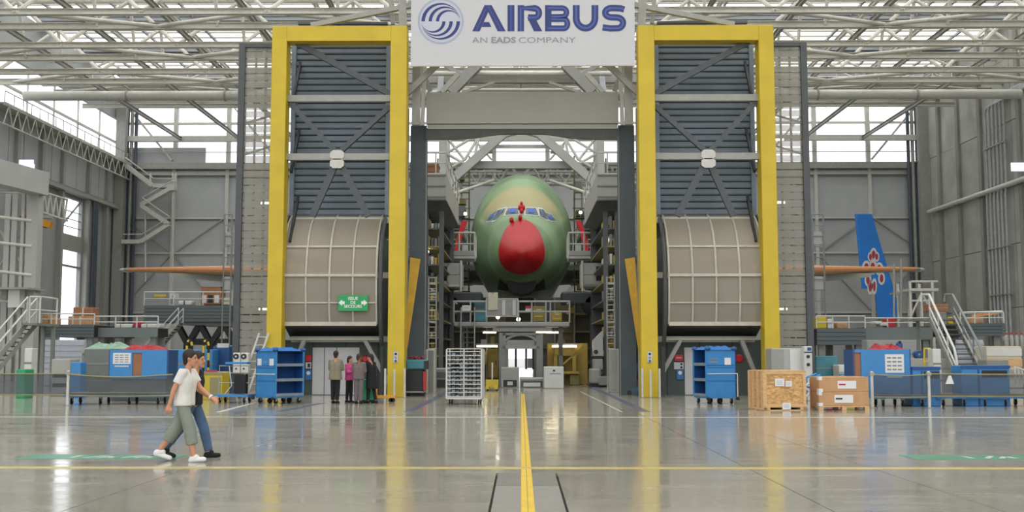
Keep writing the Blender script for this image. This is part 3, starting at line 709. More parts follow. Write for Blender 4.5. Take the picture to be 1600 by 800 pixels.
# girder and lattice seen between banner and lintel
t = thing('gate_girder', 'grey girder with crossed lattice struts between banner and lintel', 'girder', (GC, 56, wz(130, 56)))
tube('tube', at(735, 114.5, 55.5), at(893, 114.5, 55.5), .13, 'steel_cream', t)
bar('girder_beam', at(728, 124, 56), at(902, 124, 56), .4, .42, 'steel_grey', t)
tube('lower_tube', at(722, 141, 57), at(908, 141, 57), .09, 'steel_light', t)
for s in (-1, 1):
    q = lambda px, py, Y: at(px if s < 0 else 1630 - px, py, Y)
    bar('lattice_strut', q(704, 145, 55), q(748, 100, 55), .5, .5, 'steel_grey', t)
    bar('lattice_strut', q(694, 100, 55), q(735, 128, 55), .2, .24, 'steel_grey', t)
    bar('lattice_strut', q(690, 145, 55.5), q(720, 113, 55.5), .3, .3, 'steel_light', t)
    bar('lattice_strut', q(722, 145, 54.5), q(772, 129, 54.5), .14, .14, 'steel_grey', t)
    tube('side_tube', q(674, 115, 55), q(712, 115, 55), .13, 'steel_light', t)
    bar('side_sheet', q(688, 145, 56), q(690, 118, 56), .3, .5, 'sign_pale', t)
    bar('column', Vector((GC + s * 6.5, 56, 0)), Vector((GC + s * 6.5, 56, 16)), .5, .5, 'steel_grey', t)
    bar('end_beam', q(728, 124, 56), Vector((GC + s * 6.5, 56, wz(124, 56))), .4, .42, 'steel_grey', t)
# ================================================================== AIRCRAFT
from mathutils.bvhtree import BVHTree
def primer_mat():
    m = mat('green_primer', '6f8a66', .42, var=.10, scale=.5)
    nt = m.node_tree; n = nt.nodes; l = nt.links; b = n['Principled BSDF']
    base = b.inputs['Base Color'].links[0].from_socket
    geo = n.new('ShaderNodeNewGeometry'); wv = n.new('ShaderNodeTexNoise'); wv.inputs['Scale'].default_value = .35; wv.inputs['Detail'].default_value = 2
    mp = n.new('ShaderNodeMapping'); mp.inputs['Scale'].default_value = (.35, 1.6, .5); mp.inputs['Location'].default_value = (2.2, 0, 0)
    l.new(geo.outputs['Position'], mp.inputs[0]); l.new(mp.outputs[0], wv.inputs['Vector'])
    cr = n.new('ShaderNodeValToRGB'); cr.color_ramp.elements[0].position = .46; cr.color_ramp.elements[1].position = .56
    l.new(wv.outputs['Fac'], cr.inputs[0])
    # a band of ochre primer on the panels round the cockpit
    sp = n.new('ShaderNodeSeparateXYZ'); l.new(geo.outputs['Position'], sp.inputs[0])
    mr = n.new('ShaderNodeMapRange'); mr.inputs[1].default_value = 77.2; mr.inputs[2].default_value = 76.6; mr.inputs[3].default_value = 0; mr.inputs[4].default_value = .75
    l.new(sp.outputs['Y'], mr.inputs[0])
    mr2 = n.new('ShaderNodeMapRange'); mr2.inputs[1].default_value = 11.0; mr2.inputs[2].default_value = 11.8
    l.new(sp.outputs['Z'], mr2.inputs[0])
    mu = n.new('ShaderNodeMath'); mu.operation = 'MULTIPLY'; l.new(mr.outputs[0], mu.inputs[0]); l.new(mr2.outputs[0], mu.inputs[1])
    m1 = n.new('ShaderNodeMixRGB'); m1.inputs[2].default_value = srgb('85a07a') + (1,); l.new(cr.outputs[0], m1.inputs[0]); l.new(base, m1.inputs[1])
    m2 = n.new('ShaderNodeMixRGB'); m2.inputs[2].default_value = srgb('b3a376') + (1,); l.new(mu.outputs[0], m2.inputs[0]); l.new(m1.outputs[0], m2.inputs[1])
    l.new(m2.outputs[0], b.inputs['Base Color'])
primer_mat()
mat('radome_red', 'b0141c', .35, var=.08, scale=1.0); mat('cover_red', 'c01620', .5, var=.06)
mat('cockpit_glass', '4c5a68', .15, var=.05); mat('window_rim', 'd5d8d2', .5, var=0); mat('sticker_blue', '3c5fc4', .4, var=0)
mat('wing_grey', 'a2a598', .45, var=.05, scale=.4); mat('gear_dark', '23282a', .6, var=.1)
NY = 71.0; ac_x = wx(815, 80, 360); NZ = wz(396, NY)
TAB = [(0, .02, .02, -.02), (.12, .40, .4, -.38), (.4, .76, .78, -.7), (.9, 1.18, 1.2, -1.02), (1.5, 1.56, 1.7, -1.32), (2.2, 1.95, 2.3, -1.6), (3.0, 2.34, 2.95, -1.85), (4.0, 2.74, 3.8, -2.1), (5.2, 3.1, 4.8, -2.3), (6.6, 3.42, 5.8, -2.45), (8.2, 3.66, 6.5, -2.5), (10, 3.8, 6.9, -2.55), (12, 3.84, 7.05, -2.55), (48, 3.84, 7.05, -2.55)]
def prof_at(d):
    for i in range(len(TAB) - 1):
        a, b = TAB[i], TAB[i + 1]
        if d <= b[0]:
            t = (d - a[0]) / (b[0] - a[0]); return [a[k] + (b[k] - a[k]) * t for k in (1, 2, 3)]
    return list(TAB[-1][1:])
def skin(d, th):
    hw, tp, bt = prof_at(d); zc = bt + (tp - bt) * .44
    c, s_ = math.cos(th), math.sin(th)
    z = zc + (tp - zc) * s_ if s_ > 0 else zc + (zc - bt) * s_
    return Vector((ac_x + hw * c, NY + d, NZ + z))
def cone_d(q, th): return q * (1 + .75 * ((1 + math.sin(th)) / 2) ** 5)
ac = thing('aircraft', 'airliner in green primer with a red nose cone behind the gate', 'aircraft', (ac_x, NY + 12, NZ - 2.18))
NT = 48; ths = [2 * math.pi * k / NT for k in range(NT)]
mb = MB(); mb.loft([[skin(cone_d(q, t), t) for t in ths] for q in (0, .05, .12, .25, .4, .65, .9, 1.1, 1.3, 1.42)], True, False)
mb.build('nose_cone', 'radome_red', ac, True)
fus = MB(); fus.loft([[skin(max(d, cone_d(1.42, t)), t) for t in ths] for d in (1.42, 1.75, 2.0, 2.3, 2.7, 3.2, 3.8, 4.5, 5.2, 6, 7, 8, 9.5, 11, 13, 20, 30, 44)], False, True)
fo = fus.build('fuselage', 'green_primer', ac, True)
bvh = BVHTree.FromPolygons([tuple(v) for v in fus.v], fus.f)
def hit(px, py, lift=.02):
    d = (_R @ Vector(((px - 800) / F, (400 - py) / F, -1))).normalized()
    loc, nrm, i, dist = bvh.ray_cast(Vector((0, 0, CAMH)), d)
    if loc is None: return None
    if nrm.dot(d) > 0: nrm = -nrm
    return loc + nrm * lift
def decal(name, pts, m, parent, lift):
    cx_ = sum(p[0] for p in pts) / len(pts); cy_ = sum(p[1] for p in pts) / len(pts)
    ring = []
    for i, p in enumerate(pts):
        q = pts[(i + 1) % len(pts)]
        for t in (0, .5): ring.append((p[0] + (q[0] - p[0]) * t, p[1] + (q[1] - p[1]) * t))
    v = [hit(cx_, cy_, lift)] + [hit(a, b, lift) for a, b in ring]
    if any(p is None for p in v): return None
    n = len(ring); mb = MB(); mb.add(v, [(0, 1 + i, 1 + (i + 1) % n) for i in range(n)])
    return mb.build(name, m, parent)
def zz_(p): return (650 + p[0] / 4.848, 200 + p[1] / 4.848)
wins = [[(540, 708), (556, 678), (622, 622), (600, 652), (572, 702)], [(582, 704), (622, 628), (680, 610), (664, 642), (606, 698)], [(676, 660), (698, 610), (770, 608), (778, 655)],
        [(828, 655), (834, 608), (906, 610), (926, 662)], [(938, 668), (928, 614), (962, 622), (1010, 694), (984, 694)], [(1014, 704), (976, 645), (1012, 655), (1056, 706)]]
for i, w in enumerate(wins):
    cxm = sum(p[0] for p in w) / len(w); cym = sum(p[1] for p in w) / len(w)
    big = [zz_((cxm + (p[0] - cxm) * 1.22, cym + (p[1] - cym) * 1.26)) for p in w]
    o = decal('cockpit_window', big, 'window_rim', ac, .03)
    if o is None: continue
    OFF[o.name] = off(ac)
    decal('window_pane', [zz_(p) for p in w], 'cockpit_glass', o, .06)
    if i in (2, 3, 0, 5):
        rx, ry = (24, 17) if i in (2, 3) else (12, 14)
        decal('pane_cover', [zz_((cxm + rx * math.cos(a * math.pi / 5), cym + ry * math.sin(a * math.pi / 5))) for a in range(10)], 'sticker_blue', o, .09)
for (px, py, r) in ((813, 327, .16), (817, 327, .16), (815, 332, .14), (800, 346, .15), (813, 342, .14), (815, 320, .1)):
    p = hit(px, py, .12)
    mb = MB(); mb.ball(p, r, 10, (1, 1, 1.4)); mb.tube(p, p + Vector((0, -.25, -.05)), .05, 6); mb.build('probe_cover', 'cover_red', ac, True)
for (px, py) in ((806, 347), (825, 348), (820, 347)):
    p = hit(px, py, .05); MB().ball(p, .1, 8, (1.6, 1, .7)).build('probe', 'gear_dark', ac, True)
# nose gear bay doors seen below the cone
for s in (-1, 1):
    MB().prism([at(815 + s * 33, 428, 74), at(815 + s * 18, 434, 74.5), at(815 + s * 22, 455, 75), at(815 + s * 38, 452, 74.5)], (0, .15, 0)).build('gear_door', 'gear_dark', ac)
mb = MB(); mb.loft([[(ac_x + a * 1.0 * math.cos(t), 73.6 + q, NZ - 1.75 + a * .75 * math.sin(t)) for t in ths[::4]] for q, a in ((0, .5), (.05, 1), (3, 1.05))]); mb.build('gear_bay', 'gear_dark', ac, True)
for s in (-1, 1):     # big dark sleeves of the support cradle
    cr = thing('cradle_ring', 'dark round cradle cushion under the fuselage on its %s flank' % ('left' if s < 0 else 'right'), 'support', (ac_x + s * 4.6, 73, 4.2), group='fuselage cradles')
    MB().lathe([(.55, -.5), (.75, -.35), (.75, .35), (.55, .5)], (ac_x + s * 4.7, 72.5, 5.0), 18, 'y').build('cushion', 'gear_dark', cr, True)
    MB().bevbox((ac_x + s * 2.6, 72, 5.0), (ac_x + s * 4.6, 74, 5.8), .1).build('saddle', 'steel_dark', cr)
    box('column', (ac_x + s * 4.5, 72.2, 0), (ac_x + s * 4.9, 72.9, 4.5), 'steel_dark', cr)
# wings
for s in (-1, 1):
    tip = Vector((s * 40.2, 110.5, wz(420.5, 110.5))); root = Vector((s * 3.2, 89.0, wz(426, 89) + .2))
    def airfoil(p, ch, tk):
        pts = [(0, 0), (.012, .35), (.05, .62), (.15, .9), (.35, 1.0), (.65, .6), (1, .05), (.65, -.35), (.35, -.75), (.15, -.75), (.05, -.55), (.012, -.3)]
        return [Vector((p.x, p.y + a * ch, p.z + b * tk / 2)) for a, b in pts]
    mb = MB(); mb.loft([airfoil(root, 15, 2.4), airfoil(root.lerp(tip, .35), 11, 1.6), airfoil(root.lerp(tip, .7), 7.5, 1.0), airfoil(tip, 3.6, .4)])
    wg = mb.build('wing', 'wing_grey', ac, True); OFF[wg.name] = off(ac)
    def edge(p, ch, tk):
        pts = [(-.006, 0), (.006, .4), (.04, .66), (.05, .6), (.05, -.55), (.04, -.62), (.006, -.36)]
        return [Vector((p.x, p.y - .03 + a * ch, p.z + b * tk / 2)) for a, b in pts]
    mb = MB(); mb.loft([edge(root.lerp(tip, .2), 13, 2.1), edge(root.lerp(tip, .35), 11, 1.64), edge(root.lerp(tip, .7), 7.5, 1.06), edge(root.lerp(tip, .985), 3.8, .52)])
    mb.build('leading_edge', 'orange_edge', wg)
    MB().ball(tip + Vector((s * .2, 1.4, 0)), .6, 10, (.9, 2.4, .35)).build('wing_tip', 'door_white', wg, True)
    q = lambda px, py: at(px if s < 0 else 1628 - px, py, 106.5)
    MB().prism([q(262, 427), q(400, 424), q(400, 444), q(345, 440), q(270, 433)], (0, 2.2, .3)).build('flap', 'wing_grey', wg)

# ================================================================== tail fin standing at the right
YT = 126.0
tf = thing('tail_fin', 'bright blue aircraft tail fin with a red and white emblem', 'tail fin', (wx(1390, YT, 497), YT, wz(497, YT)))
pts = [(1336, 335), (1361, 335), (1372, 372), (1386, 418), (1408, 497), (1372, 497), (1368, 462), (1366, 451), (1347, 451)]
mat('fin_blue', '2682e0', .4, var=.05, scale=.6); mat('emblem_red', 'b03a4a', .5, var=0)
A = [at(a, b, YT) for a, b in pts]; ctr = sum(A, Vector()) / len(A)
rings = []
for dy, q in ((-.28, .93), (-.2, 1.0), (.2, 1.0), (.28, .93)):
    rings.append([Vector((ctr.x + (p.x - ctr.x) * (q if dy in (-.28, .28) else 1), YT + dy, p.z)) for p in A])
MB().loft(rings).build('fin_body', 'fin_blue', tf)
for px in (1376, 1402): box('stand_leg', (wx(px, YT, 497) - .2, YT - .2, 0), (wx(px, YT, 497) + .2, YT + .2, wz(496, YT)), 'steel_mid', tf)
for (cx_, cy_, rx, ry) in ((1365, 402, 4, 8), (1361, 405, 3, 6), (1369, 405, 3, 6), (1356, 418, 5, 8), (1364, 418, 5, 9), (1372, 420, 5, 8), (1375, 432, 4, 8), (1358, 434, 4, 8), (1361, 443, 3.5, 9), (1366, 442, 3, 10)):
    cx_, cy_, rx, ry = 1365 + (cx_ - 1365) * 1.25, 420 + (cy_ - 420) * 1.25, rx * 1.35, ry * 1.3
    el = [at(cx_ + rx * math.cos(k * math.pi / 7), cy_ + ry * math.sin(k * math.pi / 7), YT - .3) for k in range(14)]
    inn = [at(cx_ + rx * .5 * math.cos(k * math.pi / 7), cy_ + ry * .62 * math.sin(k * math.pi / 7), YT - .34) for k in range(14)]
    e = MB().prism(el, (0, .03, 0)).build('emblem_petal', 'white_print', tf); OFF[e.name] = off(tf)
    MB().prism(inn, (0, .03, 0)).build('petal_fill', 'emblem_red', e)

# ================================================================== DOCKS
mat('dock_grey', 'a9aaa6', .5, var=.06, scale=.8); mat('dock_dark', '5a5f60', .6, var=.08)
mat('rail_white', 'c6c7c2', .45, var=.04); mat('cardboard', 'bb9269', .8, var=.1); mat('brown_wood', '9a6a4c', .7, var=.1)
mat('teal', '3e7f8c', .45, var=.06); mat('cream_panel', 'c9c3ad', .5, var=.04); mat('olive', '8d8350', .6, var=.12); mat('ochre', 'b59a48', .6, var=.1)
mat('box_yellow', 'c7b12e', .5, var=.06); mat('box_red', 'b02630', .5, var=.06); mat('box_white', 'cfd0cc', .5, var=.04)
mat('deck_slate', '565f62', .5, var=.06, scale=.7); mat('deck_slate_light', '6d7575', .45, var=.06, scale=.7)
def railing(t, pts, h=1.1, m='rail_white', r=.035, n=4, mids=1, name='rail'):
    pts = [Vector(p) for p in pts]
    for i in range(len(pts) - 1):
        a, b = pts[i], pts[i + 1]
        tube(name, a + Vector((0, 0, h)), b + Vector((0, 0, h)), r, m, t)
        for q in range(mids): tube('mid_' + name, a + Vector((0, 0, h * (q + 1) / (mids + 1))), b + Vector((0, 0, h * (q + 1) / (mids + 1))), r * .8, m, t)
        for k in range(n + (1 if i == len(pts) - 2 else 0)):
            p = a.lerp(b, k / n); tube(name + '_post', p, p + Vector((0, 0, h)), r, m, t)
def stairs(name, label, lo, hi, wv, n, mrail='rail_white', mtread='steel_dark', hr=1.0, group=None, r=.04):
    lo, hi, wv = Vector(lo), Vector(hi), Vector(wv)
    t = thing(name, label, 'stairs', lo + wv / 2, group=group)
    for o_ in (Vector((0, 0, 0)), wv):
        bar('stringer', lo + o_, hi + o_, .07, .26, 'steel_grey', t)
        for q in (hr, hr * .5): tube('handrail', lo + o_ + Vector((0, 0, q)), hi + o_ + Vector((0, 0, q)), r if q == hr else r * .8, mrail, t)
        for f_ in (0, .33, .67, 1): p = lo.lerp(hi, f_) + o_; tube('baluster', p, p + Vector((0, 0, hr)), r, mrail, t)
    dr = (hi - lo); dr.z = 0; dr = dr.normalized() * .26
    for k in range(n):
        p = lo.lerp(hi, (k + .5) / n)
        mb = MB(); mb.prism([p - dr / 2, p + dr / 2, p + dr / 2 + wv, p - dr / 2 + wv], (0, 0, .05)); mb.build('tread', mtread, t)
    return t
def mir(px): return 2 * 815 - px
for side, s in (('left', -1), ('right', 1)):
    def Q(px, py, Y):
        return at(px if s < 0 else mir(px), py, Y)
    # upper box platform beside the fuselage
    a, b = Q(664, 312, 58), Q(697, 270, 58)
    t = thing('upper_dock', 'high grey box platform reaching along the fuselage on the %s' % side, 'work platform', ((a.x + b.x) / 2, 62, a.z), group='upper docks')
    MB().bevbox((a.x, 58, a.z), (b.x, 70, b.z), .06).build('box_girder', 'dock_grey', t)
    for k in range(3): box('stiffener', (a.x, 57.96, a.z + (b.z - a.z) * (.08 + .4 * k)), (b.x, 58, a.z + (b.z - a.z) * (.13 + .4 * k)), 'steel_mid', t)
    MB().prism([(a.x, 58.5, a.z), (b.x, 58.5, a.z), (b.x - s * .6 * -1, 58.8, a.z - .5), (a.x, 58.8, a.z - .5)], (0, 11, 0)).build('under_beam', 'steel_dark', t)
    railing(t, [(b.x, 58.1, b.z), (b.x, 69.9, b.z)], 1.1, 'steel_light', .04, 5)
    railing(t, [(a.x, 58.1, b.z), (b.x, 58.1, b.z)], 1.1, 'steel_light', .04, 2)
    # white-railed work platform at the cockpit side
    a, b = Q(683, 401, 69), Q(741, 397, 69)
    t = thing('side_platform', 'white-railed work platform at the %s side of the cockpit' % side, 'work platform', ((a.x + b.x) / 2, 70, a.z), group='cockpit side platforms')
    box('deck', (a.x, 69, a.z - .12), (b.x, 71.5, a.z + .08), 'rail_white', t)
    box('toe_board', (a.x - s * -.3, 68.95, a.z + .08), (b.x, 69.0, a.z + .38), 'dock_grey', t)
    railing(t, [(Q(693, 398, 69).x, 69.05, a.z + .1), (b.x, 69.05, a.z + .1), (b.x, 71.4, a.z + .1)], 1.42, 'rail_white', .06, 2, 1)
    bar('bracket', (a.x, 69.5, a.z - .1), (b.x, 69.5, a.z - .7), .2, .2, 'steel_dark', t)
    box('mast', (a.x, 70.5, 0), (a.x - s * .5, 71.2, a.z + 2.6), 'dock_grey', t)
    # lower cage
    a, b = Q(686, 448, 66), Q(721, 411, 66)
    t = thing('side_cage', 'white panelled lift cage low on the %s side of the fuselage' % side, 'lift cage', ((a.x + b.x) / 2, 67, a.z), group='side lift cages')
    box('floor_plate', (a.x, 66, a.z), (b.x, 68, a.z + .14), 'rail_white', t)
    w = b.x - a.x
    for (f0, f1, g0, g1) in ((.45, 1, 0, .5), (.45, 1, .52, 1), (0, .12, 0, 1), (.36, .45, 0, 1), (0, .45, 0, .25), (0, .45, .86, 1), (0, .45, .5, .6)):
        box('panel', (a.x + w * f0, 66, a.z + (b.z - a.z) * g0), (a.x + w * f1, 66.06, a.z + (b.z - a.z) * g1), 'dock_grey', t)
    box('side_sheet', (b.x - .03, 66.06, a.z), (b.x + .03, 68, b.z), 'dock_grey', t)
    for f_ in (.08, .97): tube('post', (a.x + w * f_, 66, a.z - .3), (a.x + w * f_, 66, b.z + .15), .07, 'rail_white', t)
    box('mast', (a.x, 67.6, 0), (a.x + w * .3, 68.1, a.z), 'steel_dark', t)
    # red curved guide
    P_ = [Q(714, 392, 74), Q(716, 378, 74), Q(720, 362, 74), Q(726, 345, 74)]
    mb = MB(); mb.prism([p + Vector((-.17, 0, 0)) for p in P_] + [p + Vector((.17, 0, 0)) for p in reversed(P_)], (0, .4, 0))
    tag(mb.build('red_guide', 'cover_red'), 'red curved upright guide beside the %s platform railing' % side, 'guide', 'red guides')
    # ladder with safety cage
    a, b = Q(669, 600, 56), Q(682, 432, 56)
    t = thing('ladder', 'caged steel ladder on the %s dock tower' % side, 'ladder', ((a.x + b.x) / 2, 56, 0), group='caged ladders')
    for xx in (a.x, b.x): bar('stile', (xx, 56, 0), (xx, 56, b.z), .07, .07, 'steel_grey', t)
    for k in range(20): bar('rung', (a.x, 56, .3 + k * .28), (b.x, 56, .3 + k * .28), .035, .035, 'steel_light', t)
    for k in range(6):
        zc = 2 + k * .65; xm = (a.x + b.x) / 2; rr = abs(b.x - a.x) / 2
        MB().path([(xm + rr * math.cos(th), 56 - .45 * math.sin(th), zc) for th in [math.pi * q / 8 for q in range(9)]], .02, 5).build('hoop', 'steel_light', t)
    # tower behind the ladder: storeys of shelves
    a, b = Q(664, 620, 59), Q(690, 330, 59)
    t = thing('dock_tower', 'dark multi-storey dock tower with cluttered shelves on the %s of the nose' % side, 'dock tower', ((a.x + b.x) / 2, 62, 0), group='dock towers')
    x0, x1 = a.x, b.x
    for xx in (x0, x1 - s * -.2 if s > 0 else x1):
        for yy in (59, 68): box('column', (xx - .12, yy, 0), (xx + .12, yy + .24, b.z), 'dock_dark', t)
    for k in range(9):
        zz = .6 + k * .98
        if zz > b.z: break
        box('shelf', (x0, 59, zz), (x1, 68.4, zz + .08), 'olive' if k % 2 else 'dock_dark', t)
        for j in range(4):
            xx = x0 + (x1 - x0) * (.08 + .23 * j); hh = random.uniform(.2, .65)
            box('stored_bin', (xx, 59.1, zz + .08), (xx + (x1 - x0) * .17, 60, zz + .08 + hh), random.choice(['olive', 'ochre', 'steel_mid', 'box_white', 'dock_dark', 'ochre']), t)
    box('rear_sheet', (x0, 68.5, 0), (x1, 68.6, b.z), 'dock_dark', t)
    # side decks behind, added to darken the dock round the aircraft
    for k, (zz, w0, w1) in enumerate(((4.6, 4.4, 16), (8.2, 4.6, 16), (12.2, 5.2, 14))):
        t = thing('deck', '%s steel deck added to darken the docks along the %s flank of the aircraft' % (('lowest', 'middle', 'highest')[k], side), 'work platform', (GC + s * 10, 88, zz), group='side decks')
        box('floor_slab', (GC + s * w0, 76, zz), (GC + s * w1, 104, zz + .35), 'dock_dark', t)
        railing(t, [(GC + s * w0, 76, zz + .35), (GC + s * w0, 104, zz + .35)], 1.1, 'steel_grey', .04, 8)
        railing(t, [(GC + s * w0, 76, zz + .35), (GC + s * w1, 76, zz + .35)], 1.1, 'steel_grey', .04, 6)
        for xx in (w0 + .4, 8, 12, w1 - .3): box('leg', (GC + s * xx - .15, 76.2, 0 if k == 0 else zz - 3.7), (GC + s * xx + .15, 76.6, zz), 'steel_mid', t)
        for j in range(7):
            xx = w0 + 1 + j * 1.4; hh = random.uniform(.5, 1.6)
            box('crate', (GC + s * xx, 77 + random.random() * 3, zz + .35), (GC + s * (xx + random.uniform(.5, 1.1)), 81, zz + .35 + hh), random.choice(['olive', 'ochre', 'steel_mid', 'box_white', 'dock_dark', 'cardboard', 'dock_grey']), t)
    # brown box on the upper dock (left only) 
a, b = at(668, 270, 59), at(685, 257, 59)
o = thing('wooden_case', 'small brown case standing on the high left platform', 'case', ((a.x + b.x) / 2, 59.5, a.z)); 
MB().bevbox((a.x, 59, a.z + .04), (b.x, 60, b.z), .03).build('body', 'brown_wood', o); MB().box((a.x - .02, 58.98, b.z - .1), (b.x + .02, 60.02, b.z + .02)).build('lid', 'brown_wood', o)
# arch frame over the nose
t = thing('dock_arch', 'big grey A-shaped steel arch frame standing over the aircraft', 'dock frame', (GC, 80, 0))
YA = 80.0
for s in (-1, 1):
    def Q(px, py, Y=YA): return at(px if s < 0 else mir(px), py, Y)
    bar('column', Vector((Q(692, 300).x, YA, 0)), Q(692, 206), .55, .5, 'dock_grey', t)
    bar('column', Vector((Q(700, 300).x, YA + 2, 0)), Q(700, 200, YA + 2), .3, .3, 'steel_light', t)
    bar('arch_leg', Q(694, 292), Q(786, 210), .5, .62, 'dock_grey', t)
    bar('arch_leg', Q(735, 256, YA + .4), Q(790, 203, YA + .4), .3, .4, 'steel_light', t)
    bar('arch_leg', Q(786, 210), Q(815, 203), .5, .5, 'dock_grey', t)
    for (p, q) in (((700, 217), (726, 250)), ((700, 238), (740, 214)), ((700, 265), (728, 248)), ((726, 250), (746, 217)), ((742, 244), (748, 212)), ((698, 240), (724, 255)), ((752, 238), (770, 238)), ((758, 232), (775, 220)), ((700, 217), (745, 217))):
        tube('lattice', Q(*p, YA + .6), Q(*q, YA + .6), .11, 'steel_light', t)
    tube('stay', Q(708, 303, YA - 3), Q(770, 282, YA + 2), .11, 'steel_light', t)
bar('tie_beam', at(736, 258, YA + 1), at(894, 258, YA + 1), .5, .55, 'dock_grey', t)
bar('tie_beam', at(748, 229, YA + 1), at(882, 229, YA + 1), .2, .25, 'steel_light', t)
for py, xx0, xx1, Y in ((268, 735, 785, 95), (268, 842, 900, 95), (295, 700, 740, 92), (295, 890, 930, 92), (310, 700, 735, 92), (310, 895, 930, 92)):
    tube('rail', at(xx0, py, Y), at(xx1, py, Y), .09, 'steel_grey', t)
# rear gantries deeper in (clutter of beams under the windows)
for k, (Y, z0) in enumerate(((98, 17), (112, 19.5))):
    t = thing('rear_gantry', ('nearer', 'farther')[k] + ' lattice gantry crossing above the fuselage behind the arch', 'gantry', (GC, Y, z0 - 2), group='rear gantries')
    for zz in (z0, z0 + 1.8): tube('chord', (-16, Y, zz), (16, Y, zz), .18, 'steel_grey', t)
    for i in range(16):
        tube('web', (-16 + 2 * i, Y, z0), (-15 + 2 * i, Y, z0 + 1.8), .09, 'steel_grey', t); tube('web', (-15 + 2 * i, Y, z0 + 1.8), (-14 + 2 * i, Y, z0), .09, 'steel_grey', t)
    for xx in (-16, 16): box('leg', (xx - .3, Y - .3, 0), (xx + .3, Y + .3, z0 + 1.8), 'steel_grey', t)
# ---------------------------------------------------------------- platform in front of the nose
YN = 61.0
t = thing('nose_platform', 'railed white service platform hanging below the red nose cone', 'work platform', (wx(800, YN, 510), YN + 1, wz(510, YN)))
a, b = at(709, 510, YN), at(890, 503, YN)
MB().bevbox((a.x, YN, a.z), (b.x, YN + 3, b.z), .04).build('deck', 'dock_grey', t)
zt = wz(471, YN)
for px in (709, 735, 760, 810, 831, 853, 860, 890): tube('railing_post', at(px, 504, YN + .05), Vector((at(px, 480, YN + .05).x, YN + .05, zt)), .05, 'dock_grey', t)
for py in (471, 487): tube('rail', at(709, py, YN + .05), at(890, py, YN + .05), .05, 'dock_grey', t)
for px, e in ((709, 1), (890, 1)):
    for py in (471, 487): tube('rail', at(px, py, YN + .05), at(px, py, YN + .05) + Vector((0, 2.8, 0)), .05, 'rail_white', t)
bar('cross_tube', at(770, 515, YN + .5), at(862, 515, YN + .5), .2, .22, 'rail_white', t)
for px in (722, 876): box('leg', (wx(px, YN + 1) - .12, YN + 1, 0), (wx(px, YN + 1) + .12, YN + 1.24, a.z), 'steel_mid', t)
for px in (790, 843): bar('strut', at(px, 535, YN + 1), at(px + (12 if px < 815 else -12), 516, YN + 1), .1, .1, 'steel_mid', t)
def simple(name, label, cat, px0, py0, px1, py1, Y, dep, m, lid=None, parts=(), bev=.03, group=None):
    """a box-bodied thing seen between two photo corners, standing at depth Y, with extra pieces given in fractions of its front face"""
    a, b = at(px0, py1, Y), at(px1, py0, Y); a.z = 0.0 if a.z < .3 else a.z; a.x = wx(px0, Y, (py0 + py1) / 2); b.x = wx(px1, Y, (py0 + py1) / 2)
    t = thing(name, label, cat, ((a.x + b.x) / 2, Y + dep / 2, a.z), group=group)
    MB().bevbox((a.x, Y, a.z), (b.x, Y + dep, b.z), min(bev, (b.x - a.x) * .2, (b.z - a.z) * .2)).build('body', m, t)
    w, h = b.x - a.x, b.z - a.z
    for (nm, f0, g0, f1, g1, d, mm) in parts:
        box(nm, (a.x + w * f0, Y - d, a.z + h * g0), (a.x + w * f1, Y + .01, a.z + h * g1), mm, t)
    if lid: MB().box((a.x - .02, Y - .02, b.z - .002), (b.x + .02, Y + dep + .02, b.z + .05)).build('lid', lid, t)
    return t
simple('grey_screen', 'grey framed screen panel fixed to the nose platform railing', 'panel', 759, 466, 810, 495, YN - .04, .1, 'steel_grey', None, [('rim', 0, 0, 1, .05, .03, 'rail_white'), ('rim', 0, .95, 1, 1, .03, 'rail_white'), ('rim', 0, 0, .03, 1, .03, 'rail_white'), ('rim', .97, 0, 1, 1, .03, 'rail_white'), ('roll', .5, .08, .6, .9, .08, 'door_white'), ('roll', .82, .08, .92, .9, .08, 'door_white')])
simple('cream_board', 'cream board leaning on the grey screen of the nose platform', 'board', 762, 457, 778, 485, YN - .12, .08, 'cream_panel', None, [('clip', .4, .94, .6, 1.0, .03, 'steel_grey')])
simple('teal_cabinet', 'teal cabinet standing on the nose platform behind the rails', 'cabinet', 741, 474, 759, 502, YN + .8, .8, 'teal', 'teal', [('door', .06, .05, .94, .6, .02, 'teal'), ('panel', .1, .68, .9, .92, .02, 'steel_dark')])
simple('dark_cabinet', 'dark grey cabinet at the left end of the nose platform', 'cabinet', 713, 486, 735, 502, YN + .8, .8, 'steel_dark', 'steel_dark', [('door', .06, .05, .48, .9, .02, 'steel_black'), ('door', .52, .05, .94, .9, .02, 'steel_black')])
simple('paper_notice', 'white paper notice on the left railing of the nose platform', 'notice', 722, 477, 735, 486, YN - .08, .03, 'white_print', None, [('print_line', .15, .7, .85, .76, .004, 'text_grey'), ('print_line', .15, .45, .85, .51, .004, 'text_grey')])
simple('red_white_box', 'small red and white box on the nose platform', 'box', 821, 478, 830, 486, YN + .6, .4, 'box_white', None, [('red_cover', 0, .5, 1, 1, .02, 'box_red')])
simple('yellow_toolbox', 'yellow tool box on the right half of the nose platform', 'tool box', 833, 480, 852, 502, YN + 1, .7, 'olive', 'ochre', [('handle', .3, .8, .7, .86, .06, 'steel_light'), ('hose', .1, .3, .8, .4, .08, 'box_yellow')])
simple('yellow_toolbox', 'ochre hose box right of centre on the nose platform', 'tool box', 862, 488, 878, 502, YN + 1, .7, 'ochre', None, [('handle', .3, .7, .7, .8, .06, 'steel_light'), ('hose', .1, .2, .9, .35, .08, 'box_yellow')])
